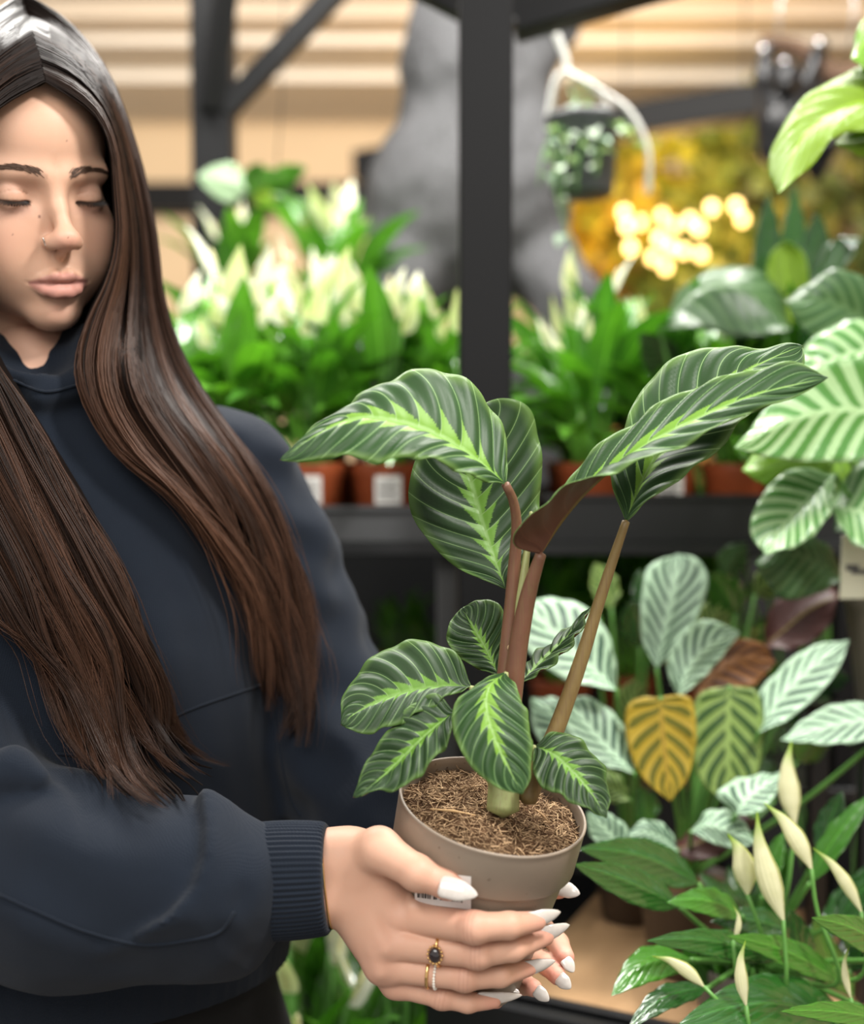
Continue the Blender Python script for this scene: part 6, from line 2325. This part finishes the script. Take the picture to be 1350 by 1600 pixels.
def bud(tip, base, w, d0, d1, stem_pts, seed=0):
    a, b = np.array(base, float), np.array(tip, float)
    ax = b - a
    nrm = unit(np.array([-ax[1], ax[0]]))
    u = np.linspace(0, 1, 16)
    prof_ = np.interp(u, [0, 0.10, 0.28, 0.45, 0.7, 0.88, 1], [0.13, 0.42, 0.90, 0.98, 0.55, 0.20, 0.05]) * w * 0.88
    bow = (6 * np.sin(np.pi * u) - 5 * np.clip(u - 0.75, 0, 1) * 4) * (1 if seed % 2 else -1)
    c = a[None] + ax[None] * u[:, None] + nrm[None] * bow[:, None]
    dd = np.linspace(d0, d1, 16)
    P = np.array([C(c[i, 0], c[i, 1], dd[i]) for i in range(16)])
    r = prof_ / FPX * d0
    T, N, B = frames(P, (0, -1, 0))
    k = 14
    an = np.linspace(0, 2 * np.pi, k)               # a wrapped sheet whose edges overlap a little
    rr = r[:, None] * (1 + 0.10 * np.linspace(-1, 1, k)[None] + 0.06 * np.sin(3 * an)[None])
    V = P[:, None] + rr[..., None] * (np.cos(an)[None, :, None] * B[:, None] + 0.62 * np.sin(an)[None, :, None] * N[:, None])
    F = [(i * k + j, i * k + j + 1, (i + 1) * k + j + 1, (i + 1) * k + j) for i in range(15) for j in range(k - 1)]
    uv = np.stack([np.repeat(u[:, None], k, 1), np.repeat(np.linspace(0, 1, k)[None], 16, 0)], -1).reshape(-1, 2)
    st = stalk(lil, [rootpx(lil, 0.066)] + [(*q, d0) for q in stem_pts[::-1]] + [(*base, d0)], 0.0024, 0.0017, M_GSTEM, 24, 'flower_stalk')
    V = c2w(V.reshape(-1, 3)) - np.array(lil.location)
    o = obj('spathe', mesh('spathe', V, F, M_BUD, uv=uv), st)
    return o


t = NT('bud_cream')
u_ = t.sep(t.coord('UV'))
c = t.mix(t.step(u_[0], 0.62, 1.0), t.mix(t.noise(120, 3), (0.66, 0.64, 0.38), (0.80, 0.77, 0.55)), (0.30, 0.46, 0.05))
t.bump(t.m('SINE', t.m('MULTIPLY', u_[1], 90)), 0.2, 0.0006)
M_BUD = leaf_shader(t, c, 0.5, 0.3, 0.28)
bud((1142, 1302), (1168, 1398), 22, 1.03, 1.03, [(1190, 1460)], 1)
bud((1178, 1270), (1224, 1438), 22, 1.01, 1.02, [(1228, 1540)], 2)
bud((1198, 1252), (1268, 1358), 17, 1.02, 1.03, [(1276, 1420), (1312, 1530)], 3)
bud((1232, 1158), (1242, 1288), 20, 1.10, 1.11, [(1228, 1400)], 4)
bud((1274, 1322), (1346, 1425), 12, 1.02, 1.02, [(1350, 1520)], 5)
bud((1160, 1470), (1166, 1572), 12, 0.955, 0.96, [(1172, 1620)], 6)
bud((1022, 1490), (1100, 1542), 12, 0.965, 0.97, [(1140, 1580)], 7)
bud((1322, 1480), (1330, 1560), 7, 0.98, 0.98, [(1330, 1600)], 8)
bud((1150, 1415), (1146, 1470), 6, 1.00, 1.00, [(1150, 1520)], 9)
# ================================================================== grey ape statue behind the post
t = NT('grey_fur_resin')
fz = t.noise(1.0, 4, t.mapping(t.coord(), (160, 160, 36)), 0.6, 0.8)
t.bump(fz, 0.9, 0.01)
M_APE = t.p(color=t.mix(fz, (0.028, 0.028, 0.030), (0.135, 0.135, 0.140)), rough=0.7, spec=0.25)
M_APED = simple('dark_resin', (0.022, 0.022, 0.024), 0.45, 0.3, 40)
AD = 2.60


def A(px, py, dd=0.0):
    return C(px, py, AD + dd)


def apx(v):
    return v / FPX * AD


def sd_ape(p):
    d = sd_ell(p, A(700, 330), (apx(132), 0.17, apx(165)))
    d = smin(d, sd_ell(p, A(818, 300, 0.02), (apx(75), 0.15, apx(160))), 0.04)
    d = smin(d, sd_ell(p, A(735, 130), (apx(95), 0.13, apx(110))), 0.06)
    d = smin(d, sd_chain(p, [A(690, 190), A(680, 90, -0.02), A(700, -60, -0.02), A(720, -130, -0.05)], [apx(62), apx(50), apx(42), apx(40)], 0.03), 0.03)
    d = smin(d, sd_chain(p, [A(800, 130), A(862, 30), A(880, -80)], [apx(55), apx(42), apx(38)], 0.03), 0.03)
    d = smin(d, sd_ell(p, A(782, -60, -0.02), (apx(62), 0.09, apx(80))), 0.03)
    d = smin(d, sd_ell(p, A(782, -40, -0.12), (apx(36), 0.05, apx(36))), 0.02)
    d = smin(d, sd_chain(p, [A(640, 420, -0.05), A(600, 480, -0.16), A(620, 560, -0.12)], [apx(75), apx(50), apx(40)], 0.03), 0.03)
    d = smin(d, sd_chain(p, [A(850, 420, -0.03), A(890, 470, -0.12), A(870, 560, -0.10)], [apx(62), apx(46), apx(38)], 0.03), 0.03)
    return d + 0.003 * vnoise(p * np.array([1, 1, 0.35]), 90, 2) + 0.004 * vnoise(p, 25, 6)


V, Q = polygonise(sd_ape, (apx(540 - 675) - 0.02, AD - 0.30, apx(-640)), (apx(960 - 675), AD + 0.24, 1.25), 0.009)
V = laplace(V, Q, 1, 0.5)
ape = empty('ape_statue', W(735, 600, AD), 'large grey ape statue with raised arms behind the steel post', 'statue')
cobj('body', V, Q, M_APE, ape)
# its base
bw = np.array(ape.location)
wbox('plinth', (bw[0] - 0.20, bw[1] - 0.14, 0), (bw[0] + 0.20, bw[1] + 0.16, bw[2] + 0.04), M_APED, ape, 0.004)


# ================================================================== black monkey figurine hanging at the upper right
MD = 2.7


def mp(px, py, dd=0.0):
    return C(px - 14, py, MD + dd)


mx_ = lambda v: v / FPX * MD


def sd_monkey(p):
    d = sd_ell(p, mp(1238, 195), (mx_(44), 0.06, mx_(54)))
    d = smin(d, sd_chain(p, [mp(1220, 160), mp(1207, 120), mp(1212, 74)], [mx_(20), mx_(15), mx_(13)], 0.01), 0.02)
    d = smin(d, sd_chain(p, [mp(1258, 165), mp(1278, 120), mp(1296, 72)], [mx_(20), mx_(15), mx_(13)], 0.01), 0.02)
    d = smin(d, sd_ell(p, mp(1240, 125, -0.03), (mx_(26), 0.045, mx_(28))), 0.012)
    d = smin(d, sd_ell(p, mp(1240, 134, -0.075), (mx_(15), 0.025, mx_(13))), 0.01)
    d = smin(d, sd_chain(p, [mp(1268, 225), mp(1305, 225, -0.03), mp(1290, 270)], [mx_(26), mx_(20), mx_(14)], 0.01), 0.02)
    d = smin(d, sd_chain(p, [mp(1222, 235), mp(1250, 262, -0.03), mp(1270, 250)], [mx_(24), mx_(18), mx_(13)], 0.01), 0.02)
    return d


V, Q = polygonise(sd_monkey, mp(1165, 300) - np.array([0, 0.2, 0]), mp(1345, 40) + np.array([0, 0.2, 0]), 0.006)
mroot = empty('monkey_figurine', W(1250, 285, MD), 'glossy black monkey figurine hanging by its arms at the upper right', 'figurine')
cobj('body', laplace(V, Q, 1, 0.5), Q, simple('gloss_black', (0.007, 0.007, 0.008), 0.30, spec=0.4), mroot)
M_SILV = simple('silver', (0.75, 0.75, 0.76), 0.25, metal=1.0)
for px, py in ((1207, 78), (1240, 98), (1294, 68)):
    cobj('hook', *uvsphere(mp(px, py, -0.03), mx_(7.5), 12, 8), M_SILV, mroot)
M_BARK = simple('bark', (0.10, 0.055, 0.032), 0.85, 0.4, 40)
br = empty('hanging_branch', W(1300, 80, MD), 'brown branch from which the black monkey figurine hangs', 'branch')
cobj('branch', *tube(resample(catmull(CL([(1190, 66, MD), (1250, 78, MD + .02), (1310, 120, MD + .02), (1420, 92, MD)]), 60), 24), np.linspace(0.016, 0.034, 24), 10), M_BARK, br)
for px in (1215, 1330):
    cobj('cord', *tube(CL([(px, 75, MD), (px + 6, -20, MD), (px + 8, -200, MD)]), 0.003, 6), M_SILV, br)

# ================================================================== hanging pot with trailing plant
HD = 1.95
hx = lambda v: v / FPX * HD
hroot = empty('hanging_pot_plant', W(910, 306, HD), 'dark grey hanging pot with trailing silvery leaves right of the steel post', 'hanging plant')
r_ = hx(56)
V, F = lathe([(0, 0), (r_ * 0.82, 0), (r_ * 0.86, 0.004), (r_ * 0.98, 0.112), (r_ * 1.04, 0.114), (r_ * 1.04, 0.126), (r_ * 0.95, 0.126), (r_ * 0.93, 0.11), (0, 0.108)], 40)
obj('pot', mesh('pot', V, F, M_GREYP if False else simple('slate_plastic', (0.035, 0.038, 0.042), 0.45)), hroot)
M_WIRE = simple('white_wire', (0.62, 0.62, 0.58), 0.35)
cobj('hanger', *tube(resample(catmull(CL([(856, 192, HD), (872, 120, HD), (885, 110, HD), (872, 60, HD), (838, 0, HD), (820, -90, HD)]), 80), 40), 0.0055, 8), M_WIRE, hroot)
cobj('hanger', *tube(resample(catmull(CL([(885, 110, HD), (930, 135, HD - .03), (985, 175, HD - .04), (1012, 235, HD - .03), (1012, 300, HD)]), 80), 40), np.linspace(0.005, 0.011, 40), 8, flat=0.5), M_WIRE, hroot)
cobj('hanger', *tube(resample(catmull(CL([(965, 192, HD), (930, 140, HD), (885, 110, HD)]), 80), 30), 0.0045, 8), M_WIRE, hroot)
t = NT('silver_leaf')
M_SLEAF = leaf_shader(t, t.mix(t.rand(), (0.22, 0.34, 0.22), (0.55, 0.64, 0.52)), 0.4, 0.4, 0.25)
u = np.linspace(0, 1, 8)
P = np.stack([u * 0.034, 0 * u, 0.008 * np.sin(np.pi * u)], 1)
V, F, uv = blade(P, 0.0125 * np.sin(np.pi * u ** 0.8) + 0.0004, 2, 0.2)
SL = mesh('leaf', V, F, M_SLEAF, uv=uv)
rg = np.random.default_rng(77)
vines = [((875, 195), (850, 235), (842, 290)), ((890, 195), (880, 260), (885, 330)), ((915, 190), (905, 240), (900, 300)), ((950, 190), (985, 210), (1000, 240)), ((930, 190), (935, 250), (930, 275)), ((885, 190), (870, 300), (900, 400)), ((905, 180), (895, 150), (885, 125)), ((925, 180), (920, 150), (905, 135))]
for vi, vn in enumerate(vines):
    dd = HD - r_ - 0.012 if vi < 6 else HD
    Pv = resample(catmull(CL([(vn[0][0], vn[0][1], HD - r_ * 0.8), (vn[1][0], vn[1][1], dd), (vn[2][0], vn[2][1], dd)]), 40), 14)
    cobj('vine', *tube(Pv, 0.0014, 5), M_GSTEM, hroot)
    for k in range(2, 14, 3):
        w = c2w(Pv[k]) - np.array(hroot.location)
        obj('leaf', SL, hroot, w, (rg.normal(0, 0.6), rg.normal(0.4, 0.5), rg.uniform(-2.8, -0.3)), rg.uniform(0.55, 0.95))

# pale variegated leaf plant on the left
vl = empty('hanging_pothos', W(430, 300, 2.25), 'small hanging plant with a pale mint leaf in front of the left steel post', 'hanging plant')
t = NT('pale_variegated')
M_VAR = leaf_shader(t, t.mix(t.noise(60, 2), (0.20, 0.36, 0.18), (0.40, 0.50, 0.33)), 0.4, 0.4, 0.3)
for a, b, w, mt in (((385, 300), (308, 275), 30, M_VAR), ((390, 300), (450, 275), 22, M_LEAFG), ((395, 305), (430, 325), 16, M_LIME), ((420, 295), (480, 262), 18, M_LEAFG), ((440, 310), (470, 355), 16, M_LEAFG), ((385, 295), (410, 255), 14, M_LEAFG)):
    loft_leaf('leaf', *lens(a, b, w, 2.27, 2.22), vl, [mt, mt], nu=20, nv=5, N=6)
cobj('stem', *tube(CL([(385, 300, 2.27), (430, 305, 2.28), (520, 330, 2.30)]), 0.004, 6), M_GSTEM, vl)
cobj('cord', *tube(CL([(430, 305, 2.28), (440, 150, 2.28), (445, -60, 2.28)]), 0.0012, 5), M_STEEL, vl)

# ================================================================== warm lit corner far behind
M_BULB = NT('warm_bulb')
M_BULB = M_BULB.p(color=(1, 0.8, 0.4), emit=(1.0, 0.60, 0.18), estr=7.0)
BV = mesh('bulb', *uvsphere((0, 0, 0.018), (0.017, 0.017, 0.021), 12, 10), M_BULB)
CAPM = mesh('socket', *lathe([(0, 0.052), (0.008, 0.052), (0.010, 0.034), (0.008, 0.033), (0, 0.033)], 12), M_BLACKP)
rg = np.random.default_rng(5)
bp = [(1035, 345), (1055, 360), (1078, 352), (1092, 365), (1112, 333), (980, 362), (985, 395), (1030, 380), (1048, 395), (1020, 410), (1068, 400), (1150, 330), (1095, 405), (1000, 355), (1160, 350), (1040, 425), (975, 340)]
bl = empty('string_lights', W(1050, 420, 4.3), 'cluster of glowing warm string lights far behind the peace lilies', 'string lights')
pts_w = []
for k, (px, py) in enumerate(bp):
    p = W(px, py, 4.15 + 0.3 * rg.uniform())
    pts_w.append(p)
    b = obj('bulb', BV, bl, p - np.array(bl.location))
    obj('socket', CAPM, b)
order = np.argsort([p[0] for p in pts_w])
cable = resample(catmull(np.array([pts_w[i] + np.array([0, 0, 0.05]) for i in order]), 200), 120)
V, F = tube(cable, 0.004, 5)
obj('cable', mesh('cable', V - np.array(bl.location), F, M_BLACKP), bl)
for px_ in (975, 1160):
    q = W(px_, 340, 4.3)
    V, F = tube(np.array([q + [0, 0, 0.05], q + [0, 0, 3.05 - q[2]]]), 0.003, 5)
    obj('hanging_cable', mesh('hanging_cable', V - np.array(bl.location), F, M_BLACKP), bl)
wl = bpy.data.lights.new('string_light_glow', 'POINT')
wl.energy = 30; wl.color = (1.0, 0.60, 0.22); wl.shadow_soft_size = 0.25
wo = bpy.data.objects.new('string_light_glow', wl)
COL.objects.link(wo)
wo.location = tuple(W(1045, 370, 4.6))

# small trees with yellow-green leaves around the lights
M_TLEAF = NT('tree_leaf')
cc = M_TLEAF.attr('Col').outputs['Color']
M_TLEAF = leaf_shader(M_TLEAF, cc, 0.45, 0.4, 0.35)


def tree(px, py, d, rx, rz, n, label, c0, c1, seed):
    rg = np.random.default_rng(seed)
    c = W(px, py, d)
    root = empty('potted_tree', (c[0], c[1], 0), label, 'tree', 'trees in the lit corner')
    tp = np.array([[0, 0, 0.30], [0.02, 0, c[2] * 0.5], [-0.02, 0.01, c[2] * 0.85], [0, 0, c[2] + rz * 0.4]])
    obj('trunk', mesh('trunk', *tube(catmull(tp, 14), np.linspace(0.03, 0.012, 14), 8), M_BARK), root)
    obj('pot', pot_mesh('pot', 0.17, 0.32, M_GPOT), root)
    V, F, cols = [], [], []
    for k in range(n):
        dr = unit(rg.normal(size=3)) * rg.uniform(0.35, 1.0) ** 0.5
        p = np.array([dr[0] * rx, dr[1] * rx, dr[2] * rz + c[2]])
        a = unit(rg.normal(size=3) + dr * 0.8)
        b = unit(np.cross(a, rg.normal(size=3)))
        nn = np.cross(a, b)
        L, w = rg.uniform(0.08, 0.15), rg.uniform(0.025, 0.05)
        q = [p, p + a * L * 0.45 + b * w, p + a * L + nn * 0.01, p + a * L * 0.45 - b * w, p + a * L * 0.45 + nn * 0.012]
        o = len(V)
        V += q
        F += [(o, o + 1, o + 4), (o + 1, o + 2, o + 4), (o + 2, o + 3, o + 4), (o + 3, o, o + 4)]
        t_ = rg.uniform()
        cols += [np.array(c0) * (1 - t_) + np.array(c1) * t_] * 5
    f = obj('foliage', mesh('foliage', np.array(V), F, M_TLEAF, col=np.array(cols)), root)
    f['kind'] = 'stuff'


tree(1060, 300, 5.3, 0.34, 0.26, 420, 'yellow-leaved tree glowing behind the string lights', (0.55, 0.42, 0.03), (0.30, 0.38, 0.04), 1)
tree(1175, 300, 5.0, 0.26, 0.34, 380, 'olive-green tree under the black monkey figurine', (0.16, 0.24, 0.05), (0.36, 0.34, 0.06), 2)
tree(950, 330, 5.2, 0.22, 0.22, 300, 'orange-yellow tree beside the hanging grey pot', (0.62, 0.36, 0.03), (0.40, 0.42, 0.05), 3)
tree(1330, 330, 4.9, 0.30, 0.42, 420, 'dark green tree at the right edge behind the lime leaf', (0.10, 0.17, 0.05), (0.28, 0.27, 0.08), 4)
tree(1110, 430, 5.25, 0.36, 0.20, 380, 'low green shrub under the string lights', (0.10, 0.18, 0.04), (0.30, 0.34, 0.06), 5)
# amber panel of the lit shop corner
amb = wbox('amber_partition', (W(900, 300, 5.9)[0], 5.85, 0.0), (W(1300, 300, 5.9)[0], 5.90, 2.25), paint('amber_wall', (0.62, 0.30, 0.08)))
tag(amb, 'amber painted partition wall far behind the string lights', 'partition')
